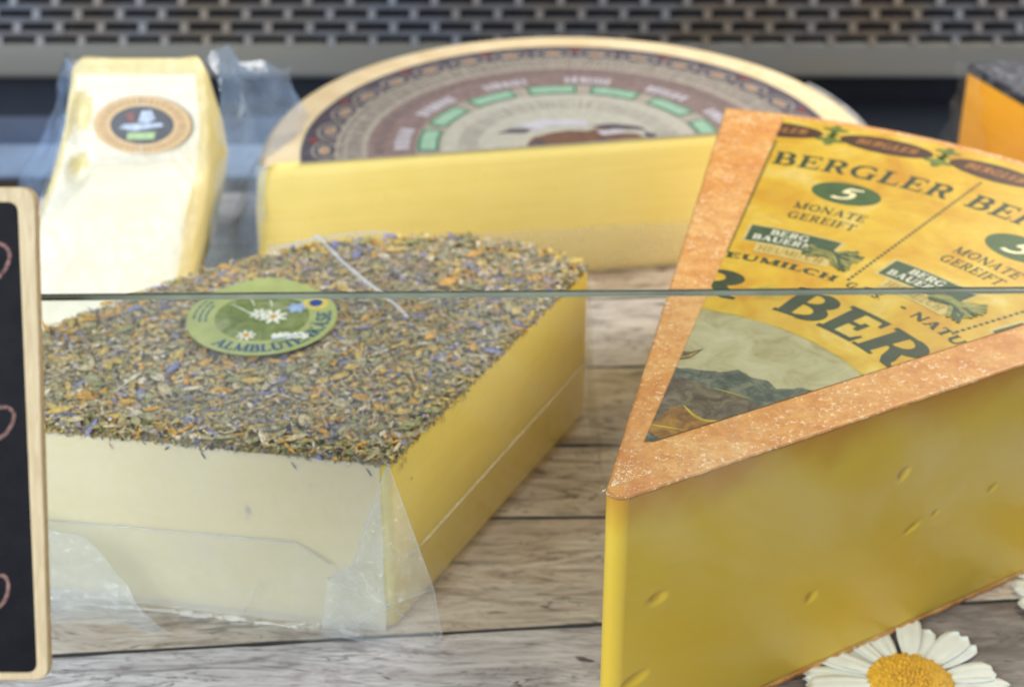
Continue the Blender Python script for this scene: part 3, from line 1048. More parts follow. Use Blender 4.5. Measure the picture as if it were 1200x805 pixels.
for k in range(3):
    off = -22.45 * k
    mb = MB()
    patch(mb, 22.02, 62.0 + off, lambda t: (1.63 * math.cos(t), 1.13 * math.sin(t)), H1)
    o = mb.build('number_badge', M['badge_green'], label)
    clip_mesh(o, clip)
    mb = MB()
    qs, wd = text_quads('5', 1.15, 0.1, 0.25)
    c = np.array(pol(21.35, 62.0 + off))
    ra = np.array([math.cos(R(62.0 + off)), math.sin(R(62.0 + off))])
    ta = np.array([ra[1], -ra[0]])
    for q, li in qs:
        mb.poly([(*(c + ta * (x - 0.48) * 1.45 + ra * y * 1.30), H2 + 0.0012 * li) for x, y in q])
    o = mb.build('number', M['cream_ink'], label)
    clip_mesh(o, clip)
    # farmers' banner with hay bundle
    mb = MB()
    sector(mb, 15.62, 17.36, 71.35 + off, 56.6 + off, H1, 0)
    o = mb.build('banner_rim', M['tan_ink'], label)
    clip_mesh(o, clip)
    mb = MB()
    sector(mb, 15.74, 17.25, 70.85 + off, 57.2 + off, H2, 0)
    o = mb.build('banner', M['banner_green'], label)
    clip_mesh(o, clip)
    mb = MB()
    sector(mb, 14.78, 15.66, 68.7 + off, 55.9 + off, H2 + 0.002, 0)
    o = mb.build('banner_strip', M['tan_ink'], label)
    clip_mesh(o, clip)
    mb = MB()
    arc_text(mb, 'BERG', 16.58, 0.50, 67.6 + off, 61.7 + off, H3, 1.25)
    arc_text(mb, 'BAUERN', 15.92, 0.50, 69.9 + off, 60.4 + off, H3, 1.25)
    o = mb.build('banner_lettering', M['white_ink'], label)
    clip_mesh(o, clip)
    mb = MB()
    arc_text(mb, 'HEUMILCH', 14.95, 0.52, 68.1 + off, 57.2 + off, H3, 1.15)
    o = mb.build('strip_lettering', M['gold_ink'], label)
    clip_mesh(o, clip)
    mb = MB()
    for i in range(46):
        b0 = 60.4 + random.uniform(-0.8, 1.0)
        b1 = 53.2 + random.uniform(-0.9, 2.2)
        f0, f1 = random.uniform(-0.35, 0.35), random.uniform(-1, 1)
        mid = (b0 + b1) / 2
        pts = [np.array(pol(15.85 + f0 * 1.3, b0 + off)), np.array(pol(15.95 + f0 * 0.7, mid + off)), np.array(pol(15.95 + f1 * 1.05, b1 + off))]
        c = catmull([tuple(p) for p in pts], 4)
        for q in stroke_quads(c, 0.17):
            mb.poly([(x, y, H2 + 0.003 + 0.0007 * i) for x, y in q], 0 if i % 3 else 1)
    o = mb.build('hay_bundle', [M['hay_ink'], M['banner_green']], label)
    clip_mesh(o, clip)
for k in range(5):
    a = 73.25 - 11.25 * k
    mb = MB()
    patch(mb, 27.97, a, lambda t: (2.33 * math.cos(t), 0.90 * math.sin(t)), H1)
    o = mb.build('oval_badge', M['brown_ink'], label)
    clip_mesh(o, clip)
    mb = MB()
    arc_text(mb, 'BERGLER', 27.72, 0.62, a + 3.1, a - 3.1, H2, 1.1, 0.2)
    o = mb.build('oval_lettering', M['rust_ink'], label)
    clip_mesh(o, clip)
    mb = MB()
    for rr, aa, s in ((28.85, a - 5.65, 0.42), (27.55, a - 5.65, 0.48), (28.2, a - 5.65, 0.25)):
        patch(mb, rr, aa, lambda t: (s * 1.2 * math.cos(t) * (1 + 0.35 * math.cos(4 * t)), s * math.sin(t) * (1 + 0.35 * math.cos(4 * t))), H1, 24)
    o = mb.build('leaf_print', M['leaf_ink'], label)
    clip_mesh(o, clip)


# ================================================================== herb cheese
herb = thing('herb_cheese', (-9, 66, 0), 'pale cheese piece crusted with dried blossoms and wrapped in clear film', 'cheese')
# ccw outline: front cut, right cut, rounded rim
rim = catmull([(3.53, 74.45), (1.63, 76.10), (-1.2, 77.15), (-4.14, 77.50), (-9.43, 76.55), (-14.34, 73.85), (-17.9, 70.95), (-20.84, 68.2), (-23.2, 65.3), (-24.6, 61.55)], 8)
corner = [np.array((-4.85, 58.10))]
H_out = resample(round_corners([(-24.6, 61.55), (-4.85, 58.10), (3.53, 74.45)], [0, 0.35, 0.0], 5)[1:-1] and
                 [(-24.6, 61.55)] + [tuple(p) for p in round_corners([(-24.6, 61.55), (-4.85, 58.10), (3.53, 74.45)], [0, 0.4, 0], 5)[1:-1]] + [tuple(p) for p in rim[:-1]], 0.35)
H_out = np.array(H_out)
HT = 8.25
loops = []
for ins, z in ((0.25, 0.0), (0.06, 0.12), (0, 0.4), (0, 2), (-0.03, 3.3), (0.0, 4.5), (0, 6), (0, 7.5), (0.02, HT)):
    Q = inset(H_out, ins)
    loops.append([(x, y, z) for x, y in Q])
v, f = loft(loops)
obj('paste', v, f, M['herb_paste'], herb, False)
loops = []
for ins, z in ((0.0, HT - 0.04), (-0.04, HT + 0.0), (-0.04, HT + 0.07), (0.10, HT + 0.14), (0.3, HT + 0.16)):
    Q = inset(H_out, ins)
    loops.append([(x + 0.06 * nz(x * 2, y * 2), y + 0.06 * nz(x * 2, y * 2, 4), z) for x, y in Q])
v, f = loft(loops)
obj('crust', v, f, M['herb_crust_base'], herb)


def inside(P, q):
    x, y = q
    c = False
    n = len(P)
    j = n - 1
    for i in range(n):
        if (P[i][1] > y) != (P[j][1] > y) and x < (P[j][0] - P[i][0]) * (y - P[i][1]) / (P[j][1] - P[i][1]) + P[i][0]:
            c = not c
        j = i
    return c


PAL = ['petal_blue', 'petal_lilac', 'petal_orange', 'petal_ochre', 'straw', 'leaf_green', 'leaf_grey', 'leaf_brown', 'petal_pale']
PW = np.array([0.07, 0.06, 0.08, 0.20, 0.17, 0.15, 0.14, 0.07, 0.08])
PW /= PW.sum()


def flake(mb, p, L, W, yaw, pitch, roll, bend, mi):
    """bent petal of four quads' worth of triangles with thickness given by its curl"""
    rot = Matrix.Rotation(yaw, 3, 'Z') @ Matrix.Rotation(pitch, 3, 'Y') @ Matrix.Rotation(roll, 3, 'X')
    pr = []
    for u, ww in ((-0.5, 0.25), (-0.15, 1.0), (0.2, 0.9), (0.5, 0.15)):
        for sgn in (-1, 0, 1):
            x = u * L
            y = sgn * W * 0.5 * ww
            z = -bend * L * (u * u * 2.2) + (0.12 * W * abs(sgn))
            pr.append(tuple(Vector(p) + rot @ Vector((x, y, z))))
    fs = []
    for k in range(3):
        for j in range(2):
            a = k * 3 + j
            fs.append((a, a + 1, a + 4, a + 3))
    mb.mesh(pr, fs, mi)


mb = MB()
Hin = inset(H_out, 0.06)
xs0, ys0, xs1, ys1 = H_out[:, 0].min(), H_out[:, 1].min(), H_out[:, 0].max(), H_out[:, 1].max()
count = 0
while count < 11000:
    q = (random.uniform(xs0, xs1), random.uniform(ys0, ys1))
    if not inside(Hin, q):
        continue
    count += 1
    cl = [nz(q[0] * 0.55, q[1] * 0.55, 10 + k) for k in range(len(PAL))]
    pw = PW * np.exp(np.array(cl) * 2.4)
    mi = int(rng.choice(len(PAL), p=pw / pw.sum()))
    L = 0.18 + 0.62 * random.random() ** 1.8
    L = L * (1.25 if mi in (4, 0, 2) else 1.0) * (1.6 if random.random() < 0.08 else 1.0)
    W = random.uniform(0.08, 0.27) * (0.5 if mi == 4 else 1.0)
    flake(mb, (q[0], q[1], HT + 0.17 + random.uniform(0.0, 0.15)), L, W, random.uniform(0, 6.28), random.gauss(0, 0.08), random.gauss(0, 0.25), random.uniform(-0.12, 0.12), mi)
for _ in range(480):
    q = (random.uniform(xs0, xs1), random.uniform(ys0, ys1))
    if not inside(Hin, q) or nz(q[0] * 0.35, q[1] * 0.35, 31) < -0.08:
        continue
    cl = [nz(q[0] * 0.4, q[1] * 0.4, 50 + k) for k in range(len(PAL))]
    pw = PW * np.exp(np.array(cl) * 4.0)
    mi = int(rng.choice(len(PAL), p=pw / pw.sum()))
    flake(mb, (q[0], q[1], HT + 0.30 + random.uniform(0.0, 0.06)), random.uniform(0.55, 1.15), random.uniform(0.22, 0.50), random.uniform(0, 6.28), random.gauss(0, 0.06), random.gauss(0, 0.18), random.uniform(-0.05, 0.10), mi)
# crushed bits between the petals, and thin curled strands
for _ in range(7000):
    q = (random.uniform(xs0, xs1), random.uniform(ys0, ys1))
    if inside(Hin, q):
        crumb(mb, (q[0], q[1], HT + 0.18 + random.uniform(0.0, 0.14)), random.uniform(0.03, 0.10), 0.5, int(rng.choice(len(PAL), p=PW)))
for _ in range(420):
    q = (random.uniform(xs0, xs1), random.uniform(ys0, ys1))
    if not inside(Hin, q):
        continue
    a, L, cv = random.uniform(0, 6.28), random.uniform(0.5, 1.3), random.uniform(-0.9, 0.9)
    pts = [(q[0] + L * u * math.cos(a + cv * u), q[1] + L * u * math.sin(a + cv * u)) for u in (-0.5, -0.17, 0.17, 0.5)]
    if all(inside(Hin, p) for p in pts):
        for qd in stroke_quads(catmull(pts, 3), random.uniform(0.05, 0.10)):
            mb.poly([(x, y, HT + 0.33 + 0.03 * nz(x * 3, y * 3)) for x, y in qd], random.choice((4, 4, 8, 3, 0, 2)))
# flakes hanging over the two cut edges
E0, E1, E2 = np.array((-24.6, 61.55)), np.array((-4.85, 58.10)), np.array((3.53, 74.45))
for a, b, n in ((E0, E1, 420), (E1, E2, 380)):
    d = (b - a) / np.linalg.norm(b - a)
    o_ = np.array([d[1], -d[0]])
    for _ in range(n):
        q = a + (b - a) * random.random() + o_ * random.uniform(-0.05, 0.12)
        mi = int(rng.choice(len(PAL), p=PW))
        flake(mb, (q[0], q[1], HT + 0.15 - abs(random.gauss(0, 0.10))), random.uniform(0.15, 0.42), random.uniform(0.06, 0.16), random.uniform(0, 6.28), random.gauss(0, 0.6), random.gauss(0, 0.8), random.uniform(-0.1, 0.5), mi)
for x, z, L in ((-5.6, 7.85, 0.5), (-8.6, 7.8, 0.45), (-12.3, 7.85, 0.4), (-16.1, 7.9, 0.5)):
    y = 61.55 + (58.10 - 61.55) * (x + 24.6) / 19.75 - 0.06
    flake(mb, (x, y, z), L, 0.14, random.uniform(-0.4, 0.4), 1.1, 0.5, 0.2, random.choice((2, 5, 0, 2)))
# the few stray bits on the cut faces
for x, z, L, mi in ((-10.67, 5.37, 0.42, 1), (-10.75, 5.0, 0.16, 7), (-8.02, 6.93, 0.16, 7), (-10.69, 3.51, 0.16, 7), (-16.2, 3.94, 0.16, 7), (-12.31, 1.81, 0.12, 7), (-5.4, 5.9, 0.10, 7)):
    y = 61.55 + (58.10 - 61.55) * (x + 24.6) / 19.75 - 0.04
    flake(mb, (x, y, z), L, L * 0.5, 0.17, 1.25, 1.5, 0.1, mi)
for q, z in ((0.05, 7.65), (0.068, 7.75), (0.24, 7.85), (0.34, 7.9), (0.09, 6.6)):
    p = E1 + (E2 - E1) * q + np.array([0.05, -0.025])
    flake(mb, (p[0], p[1], z), 0.4 if z > 7 else 0.2, 0.09, 1.1, 1.35, 1.5, 0.1, 7)
tag(mb.build('dried_blossoms', [M[k] for k in PAL], herb), kind='stuff')

# round label on the crust
LC = np.array([-11.05, 68.85])
LR = 3.32
HZ = HT + 0.56


def hz(r, a):
    lift = 0.0
    y = r * math.sin(R(a))
    if y > 2.55:
        lift = 0.16 * ((y - 2.55) / 0.75) ** 2          # the far edge curls up
    return HZ + lift


def hpt(r, a, h=0.0):
    return (LC[0] + r * math.cos(R(a)), LC[1] + r * math.sin(R(a)), hz(r, a) + h)


def annulus(mb, r0, r1, a0, a1, h, n=72, rings=3, mi=0, fn=hpt):
    for k in range(rings):
        s0, s1 = r0 + (r1 - r0) * k / rings, r0 + (r1 - r0) * (k + 1) / rings
        for i in range(n):
            p, q = a0 + (a1 - a0) * i / n, a0 + (a1 - a0) * (i + 1) / n
            if s0 < 1e-6:
                mb.poly([fn(0, p, h), fn(s1, p, h), fn(s1, q, h)], mi)
            else:
                mb.poly([fn(s0, p, h), fn(s1, p, h), fn(s1, q, h), fn(s0, q, h)], mi)


mb = MB()
annulus(mb, 0, LR, 0, 360, 0, 90, 6)
hl = mb.build('label', M['lime_label'], herb, True)
mb = MB()
annulus(mb, 0, 2.08, 0, 360, 0.008, 72, 4)
mb.build('meadow_picture', M['meadow_photo'], hl)
mb = MB()
qs, wd = text_quads('ALMBLÜTENKÄSE', 1.15, 0.06)
for q, li in qs:
    mb.poly([hpt(2.96 - (1 - y) * 0.0 - y * 0.0 - 0.72 + 0.0 + (0.72 - y * 0.62) + 0.08, 231 + (370 - 231) * x / wd, 0.01 + 0.0012 * li) for x, y in q])
for k, (rr, a0, a1) in enumerate(((2.95, 152, 182), (2.68, 150, 188), (2.42, 156, 186))):
    a = a0
    while a < a1:
        st = random.uniform(2.0, 6.0)
        for i in range(2):
            mb.poly([hpt(rr, a + st * i / 2, 0.01), hpt(rr + 0.1, a + st * i / 2, 0.01), hpt(rr + 0.1, a + st * (i + 1) / 2, 0.01), hpt(rr, a + st * (i + 1) / 2, 0.01)])
        a += st + 1.6
mb.build('lettering', M['navy_ink'], hl)


def blob(mb, c, rx, ry, h, n=20, wob=0.15, rot=0.0, mi=0):
    pts = []
    for i in range(n):
        a = 2 * math.pi * i / n
        k = 1 + wob * math.sin(3 * a + c[0] * 9) * 0.6 + wob * math.cos(5 * a + c[1] * 5) * 0.5
        x, y = rx * k * math.cos(a), ry * k * math.sin(a)
        pts.append((c[0] + x * math.cos(rot) - y * math.sin(rot), c[1] + x * math.sin(rot) + y * math.cos(rot), h))
    mb.poly(pts, mi)


mb = MB()
blob(mb, (-8.78, 70.10), 0.58, 0.62, HZ + 0.012, wob=0.0)
mb.build('badge_ring', M['badge_yellow'], hl)
mb = MB()
blob(mb, (-8.78, 70.10), 0.30, 0.33, HZ + 0.018, wob=0.0)
mb.build('badge_centre', M['badge_blue'], hl)
mb = MB()
for cx, cy, s in ((-10.55, 68.85, 0.62), (-11.55, 67.2, 0.42), (-11.2, 69.1, 0.45)):
    for k in range(8):
        a = k * 0.785 + cx
        blob(mb, (cx + s * 0.62 * math.cos(a), cy + s * 0.62 * math.sin(a)), s * 0.46, s * 0.17, HZ + 0.013 + 0.0008 * k, 12, 0.1, a)
for k in range(7):
    blob(mb, (-10.3 + 0.22 * k, 67.15 + 0.05 * (k % 3)), 0.16, 0.26, HZ + 0.013 + 0.0008 * k, 10, 0.2)
for x0, x1, y0, y1 in ((-12.6, -11.4, 70.0, 68.9), (-11.8, -11.5, 70.6, 69.8), (-10.9, -10.7, 70.5, 69.7)):
    for q in stroke_quads([(x0, y0), ((x0 + x1) / 2, (y0 + y1) / 2 + 0.08), (x1, y1)], [0.02, 0.07, 0.03]):
        mb.poly([(x, y, HZ + 0.013) for x, y in q])
mb.build('white_flower_print', M['flower_white'], hl)
mb = MB()
for k in range(6):
    a = k * 1.05
    blob(mb, (-9.6 + 0.24 * math.cos(a), 69.65 + 0.24 * math.sin(a)), 0.24, 0.15, HZ + 0.014 + 0.0008 * k, 12, 0.15, a)
for k in range(5):
    blob(mb, (-10.25 + 0.25 * k, 66.95 + 0.07 * k), 0.14, 0.06, HZ + 0.022, 8, 0.1, 0.3)
mb.build('blue_flower_print', M['flower_blue'], hl)
mb = MB()
for c in ((-10.55, 68.85), (-11.55, 67.2)):
    blob(mb, c, 0.16, 0.17, HZ + 0.023, 12, 0.05)
blob(mb, (-12.2, 70.72), 0.75, 0.16, HZ + 0.014, 16, 0.12)
mb.build('orange_print', M['petal_orange'], hl)


# films ----------------------------------------------------------------
def ridge(p):
    return 0.5 - abs(nz(p[0], p[1], p[2])) * 2.2


def sheet(name, rows, mat, parent, wob=0.0, sc_=0.8, sub=4, seed=0):
    """curtain of film through rows of points (each row from left to right), thin and crumpled"""
    rows = [catmull(r, sub) for r in rows]
    n = len(rows[0])
    cols = [catmull([rows[k][i] for k in range(len(rows))], sub) for i in range(n)]
    V, F = [], []
    m = len(cols[0])
    for i in range(n):
        for k in range(m):
            p = cols[i][k]
            d = [wob * (nz(p[0] * sc_ + seed, p[1] * sc_, p[2] * sc_ + 9 * a) + 1.2 * ridge(p * sc_ * 0.9 + seed + 5 * a)) for a in range(3)]
            V.append((p[0] + d[0], p[1] + d[1], max(p[2] + d[2] * 0.6, 0.03)))
    for i in range(n - 1):
        for k in range(m - 1):
            F.append((i * m + k, (i + 1) * m + k, (i + 1) * m + k + 1, i * m + k + 1))
    return obj(name, V, F, mat, parent, True)


def tri_sheet(name, pts, mat, parent, n=14, wob=0.06, sc_=0.9, seed=0):
    """flat fold of film spanned between 3 or 4 corners"""
    P = [np.array(p, float) for p in pts]
    if len(P) == 3:
        P = [P[0], P[0] * 0.999 + P[1] * 0.001, P[1], P[2]]
    V, F = [], []
    for i in range(n + 1):
        for j in range(n + 1):
            u, q = i / n, j / n
            p = (1 - u) * ((1 - q) * P[0] + q * P[3]) + u * ((1 - q) * P[1] + q * P[2])
            d = [wob * (nz(p[0] * sc_ + seed, p[1] * sc_ + 7 * a, p[2] * sc_) + 1.2 * ridge(p * sc_ + seed + 5 * a)) for a in range(3)]
            V.append((p[0] + d[0], p[1] + d[1], max(p[2] + d[2], 0.03)))
    for i in range(n):
        for j in range(n):
            a = i * (n + 1) + j
            F.append((a, a + n + 1, a + n + 2, a + 1))
    return obj(name, V, F, mat, parent, True)


def tube(mb, pts, r, n=6, mi=0):
    P = [np.array(p, float) for p in pts]
    L = []
    for i, p in enumerate(P):
        d = Vector(P[min(i + 1, len(P) - 1)] - P[max(i - 1, 0)])
        rot = d.to_track_quat('Z', 'Y').to_matrix()
        rr = r[i] if isinstance(r, (list, tuple)) else r
        L.append([tuple(Vector(p) + rot @ Vector((rr * math.cos(6.2832 * k / n), rr * math.sin(6.2832 * k / n), 0))) for k in range(n)])
    v, f = loft(L)
    mb.mesh(v, f, mi)


def fy(x, off=0.0):                                   # y of the front cut at x, moved off towards the viewer
    return 61.55 + (58.10 - 61.55) * (x + 24.6) / 19.75 - off


xs = (-24.6, -21, -17, -13, -9, -5.2)
sheet('front_film', [[(x, fy(x, 0.06), 8.27) for x in xs], [(x, fy(x, 0.10), 5.0) for x in xs], [(x, fy(x, 0.16), 2.0) for x in xs], [(x, fy(x, 0.35), 0.12) for x in xs]], M['film_front'], herb, 0.03, 0.5)
top = [(-24.6, 4.0), (-19.3, 3.93), (-16.1, 4.01), (-12.5, 4.08), (-8.8, 4.16), (-7.5, 3.3), (-6.2, 2.5)]
sheet('folded_film', [[(x, fy(x, 0.22), z) for x, z in top], [(x, fy(x, 0.38), z * 0.5) for x, z in top], [(x, fy(x, 0.7), 0.25) for x, z in top],
                      [(x, fy(x, 1.15 + 0.35 * math.sin(x * 1.3)), 0.06) for x, z in top]], M['film'], herb, 0.10, 0.7, seed=4)
FP = dict(A=(-4.85, 57.92, 8.42), B=(-3.15, 57.0, 3.0), C=(-2.85, 57.35, 0.05), D=(-4.75, 57.0, 0.05), E=(-7.9, 57.75, 0.08), F=(-7.5, 58.05, 2.7), G=(-6.45, 57.75, 3.6), H=(-5.0, 56.75, 2.35), K=(-6.4, 57.3, 0.9))


def folds(name, tris, mat, seed):
    mb = MB()
    for t3 in tris:
        P = [np.array(FP[k]) for k in t3]
        n = 7
        row = lambda a, b: tuple(P[0] + (P[1] - P[0]) * a / n + (P[2] - P[0]) * b / n)
        for a in range(n):
            for b in range(n - a):
                q = [row(a, b), row(a + 1, b), row(a, b + 1)]
                mb.poly([(x, y + 0.05 * nz(x * 1.1 + seed, y, z * 1.1), z) for x, y, z in q])
                if a + b < n - 1:
                    q = [row(a + 1, b), row(a + 1, b + 1), row(a, b + 1)]
                    mb.poly([(x, y + 0.05 * nz(x * 1.1 + seed, y, z * 1.1), z) for x, y, z in q])
    o = mb.build(name, mat, herb, True)
    bm = bmesh.new()
    bm.from_mesh(o.data)
    bmesh.ops.remove_doubles(bm, verts=bm.verts[:], dist=2e-6)
    for e in bm.edges:
        if len(e.link_faces) == 2 and e.calc_face_angle(0) > 0.30:
            e.smooth = False
    bm.to_mesh(o.data)
    bm.free()


folds('corner_flap', ['AGB', 'GHB'], M['film_fold'], 1)
folds('corner_flap', ['BHC', 'HDC', 'GFH', 'FKH', 'FEK', 'EDK', 'KDH'], M['film_fold'], 5)
tri_sheet('side_flap', [(-22.5, fy(-22.5, 1.3), 5.4), (-22.5, fy(-22.5, 2.2), 0.3), (-14.2, fy(-14.2, 2.0), 0.1), (-17.4, fy(-17.4, 1.5), 4.2)], M['film_fold'], herb, 16, 0.16, 0.5, 3)
mb = MB()
tube(mb, catmull([(-9.5, 76.7, 8.75), (-9.2, 76.4, 8.85), (-7.99, 74.17, 8.82), (-6.65, 72.09, 8.82), (-5.3, 70.1, 8.8), (-4.6, 69.0, 8.7)], 5), 0.07)
tube(mb, catmull([(-11.5, 75.7, 8.55), (-9.6, 76.4, 8.75), (-7.0, 77.2, 8.72), (-5.5, 77.4, 8.5)], 4), 0.05)
mb.build('film_crease', film('crease_film', 0.55, 0.1, 0.2, (0.85, 0.9, 1.0)), herb, True)
mb = MB()
tube(mb, resample([FP['A'], FP['G'], FP['F']], 0.4, False), 0.035)
tube(mb, resample([FP['A'], FP['B']], 0.4, False), 0.022)
tube(mb, [(-19.3, fy(-19.3, 0.26), 3.95), (-16.1, fy(-16.1, 0.26), 4.02), (-8.8, fy(-8.8, 0.26), 4.17), (-7.4, fy(-7.4, 0.3), 3.3)], 0.03)
for pts in ([FP['G'], FP['H'], FP['B']], [FP['H'], FP['C']], [FP['H'], FP['K'], FP['E']], [FP['F'], FP['H']], [FP['B'], FP['C']], [FP['C'], FP['D'], FP['E']],
            [(-10.4, fy(-10.4, 0.5), 2.1), (-10.7, fy(-10.7, 0.6), 1.4), (-11.1, fy(-11.1, 0.75), 0.7)]):
    pts = resample(pts, 0.4, False)
    tube(mb, pts, 0.022)
mb.build('film_edge', film('edge_film', 0.38, 0.1, 0.2, (0.88, 0.92, 1.0)), herb, True)
rx = lambda q, off: (E1 + (E2 - E1) * q + np.array([0.89, -0.456]) * off)
sheet('top_film', [[(-23.5, 62.2, HT + 0.44), (-14, 60.6, HT + 0.48), (-5.2, 58.9, HT + 0.44)], [(-23.3, 65.2, HT + 0.46), (-13, 65, HT + 0.42), (-1.5, 65, HT + 0.44)],
                    [(-18.5, 70.0, HT + 0.44), (-9, 70.5, HT + 0.42), (1.2, 70.3, HT + 0.44)], [(-13.0, 74.2, HT + 0.42), (-6, 76.0, HT + 0.44), (2.6, 74.6, HT + 0.42)]], film('top_film', 0.07, 0.16, 0.3, (0.92, 0.95, 1.0)), herb, 0.05, 0.7)
sheet('side_film', [[(*rx(q, 0.07), 8.1) for q in (0.02, 0.3, 0.6, 1.0)], [(*rx(q, 0.12), 4.0) for q in (0.02, 0.3, 0.6, 1.0)], [(*rx(q, 0.16), 0.5) for q in (0.05, 0.3, 0.6, 1.0)]], M['film_flat'], herb, 0.04, 0.4)
sheet('folded_film', [[(*rx(q, 0.2), 3.1 + 0.25 * q) for q in (0.06, 0.35, 0.7, 1.0)], [(*rx(q, 0.24), 1.5) for q in (0.06, 0.35, 0.7, 1.0)], [(*rx(q, 0.3), 0.1) for q in (0.06, 0.35, 0.7, 1.0)]], M['film_flat'], herb, 0.03, 0.4, seed=9)
mb = MB()
tube(mb, [(*rx(q, 0.22), 3.12 + 0.25 * q) for q in np.linspace(0.06, 1.0, 14)], 0.06)
mb.build('film_crease', film('side_crease', 0.16, 0.25, 0.2, (0.95, 0.93, 0.8)), herb, True)
tri_sheet('back_film', [(3.6, 74.6, 8.3), (3.6, 74.6, 0.2), (4.25, 68.6, 0.05), (4.0, 73.0, 4.0)], M['film'], herb, 10, 0.04)


# ================================================================== half wheel behind
wheel = thing('half_cheese_wheel', (3.1, 89, 0), 'half wheel of pale yellow hard cheese with a round ringed label at the back', 'cheese')
WC, WR, WH = np.array([3.14, 88.95]), 16.75, 8.0
wa0 = R(9.8)


def half_loop(ins, z, bulge=0.0):
    P = []
    r = WR - ins + bulge
    for k in range(81):
        a = wa0 + math.pi * k / 80
        P.append((WC[0] + r * math.cos(a), WC[1] + r * math.sin(a)))
    A, B = np.array(P[-1]), np.array(P[0])
    for k in range(1, 60):
        P.append(tuple(A + (B - A) * k / 60))
    nv = np.array([math.sin(wa0), -math.cos(wa0)])
    return [(x + (nv[0] * (-ins) if i > 80 else 0), y + (nv[1] * (-ins) if i > 80 else 0), z) for i, (x, y) in enumerate(P)]


loops = [half_loop(0.4, 0.0), half_loop(0.1, 0.15), half_loop(0.0, 0.6, 0.1), half_loop(0, 3, 0.35), half_loop(0, 5.5, 0.3), half_loop(0, 7.2, 0.1), half_loop(0.08, 7.75), half_loop(0.3, 7.95), half_loop(0.5, WH)]
v, f = loft(loops)
n = len(loops[0])
mi = []
for fc in f:
    if len(fc) > 4:
        mi.append(1)
    else:
        mi.append(0 if all((i % n) > 80 or (i % n) in (0, 80) for i in fc) else 1)
rind_f = [fc for fc, k in zip(f, mi) if k == 1]
cut_f = [fc for fc, k in zip(f, mi) if k == 0]
obj('rind', v, rind_f, M['wheel_rind'], wheel, False)
obj('paste', v, cut_f, M['wheel_paste'], wheel, True)

WZ = WH + 0.02


def wp(r, a, h=0.0):
    return (WC[0] + 0.05 + r * math.cos(R(a)), WC[1] + 0.1 + r * math.sin(R(a)), WZ + h)


wclip = [((WC[0], WC[1], 0), (math.sin(wa0), -math.cos(wa0), 0))]


def wprint(name, mat, fill, parent=None):
    mb = MB()
    fill(mb)
    o = mb.build(name, mat, parent or wlabel)
    clip_mesh(o, [((WC[0] - 0.3 * math.sin(wa0), WC[1] + 0.3 * math.cos(wa0), 0), wclip[0][1])])
    return o


mb = MB()
annulus(mb, 0, 14.6, 0, 195, 0, 96, 6, 0, wp)
wlabel = mb.build('label', M['print_tan'], wheel)
clip_mesh(wlabel, [((WC[0] - 0.15 * math.sin(wa0), WC[1] + 0.15 * math.cos(wa0), 0), wclip[0][1])])
wprint('dark_ring', M['print_dark'], lambda mb: annulus(mb, 12.75, 14.55, 0, 195, 0.01, 96, 1, 0, wp))


def ovals(mb, r, n0, n1, step, ra, rb, h, rin=0.0):
    k = n0
    while k < n1:
        c = np.array(wp(r, k))
        ta = np.array([-math.sin(R(k)), math.cos(R(k)), 0])
        rd = np.array([math.cos(R(k)), math.sin(R(k)), 0])
        N = 24
        out = [c + ta * ra * math.cos(6.2832 * i / N) + rd * rb * math.sin(6.2832 * i / N) + np.array([0, 0, h]) for i in range(N)]
        if rin:
            inn = [c + (p - c) * rin for p in out]
            inn = [np.array([p[0], p[1], WZ + h]) for p in inn]
            for i in range(N):
                j = (i + 1) % N
                mb.poly([out[i], out[j], inn[j], inn[i]])
        else:
            mb.poly(out)
        k += step


wprint('oval_ring', M['print_tan'], lambda mb: ovals(mb, 13.3, 14, 190, 11.3, 1.15, 0.70, 0.02))
wprint('oval_rim', M['print_dark'], lambda mb: ovals(mb, 13.3, 14, 190, 11.3, 1.0, 0.58, 0.03, 0.6))
for a_ in np.arange(14, 190, 11.3):
    wprint('oval_mark', M['print_orange'], lambda mb, a_=a_: ovals(mb, 13.3, a_, a_ + 1, 5, 0.34, 0.2, 0.032))
for a_ in np.arange(19.6, 190, 22.6):
    wprint('red_mark', M['print_red'], lambda mb, a_=a_: ovals(mb, 14.0, a_, a_ + 1, 5, 0.34, 0.22, 0.02))
wprint('mauve_ring', M['print_mauve'], lambda mb: annulus(mb, 8.4, 11.0, 0, 195, 0.01, 96, 2, 0, wp))


def ticks(mb, r, h, a0, a1, dens, hh):
    a = a0
    while a < a1:
        wdt = random.uniform(0.5, 1.4)
        lean = random.uniform(-0.5, 0.5)
        mb.poly([wp(r, a, hh), wp(r + h, a + lean, hh), wp(r + h, a + lean + wdt * 0.6, hh), wp(r, a + wdt * 0.6, hh)])
        a += wdt + dens * random.uniform(0.5, 1.3)


wprint('text_ring', M['print_grey'], lambda mb: (ticks(mb, 11.35, 0.75, 8, 188, 0.8, 0.012), ticks(mb, 10.1, 0.5, 8, 188, 0.5, 0.022), ticks(mb, 12.25, 0.3, 8, 188, 0.5, 0.014)))


def lilac(mb, a0):
    if True:
        a = a0
        while a < a0 + 17:
            wdt = random.uniform(1.0, 2.2)
            mb.poly([wp(8.75, a, 0.02), wp(9.55, a, 0.02), wp(9.55, a + wdt, 0.02), wp(8.75, a + wdt, 0.02)])
            a += wdt + random.uniform(0.5, 1.2)


for a0_ in range(12, 186, 31):
    wprint('lilac_lettering', M['print_lilac'], lambda mb: lilac(mb, a0_))
wprint('pale_disc', M['print_pale'], lambda mb: annulus(mb, 0, 7.0, 0, 195, 0.01, 72, 3, 0, wp))


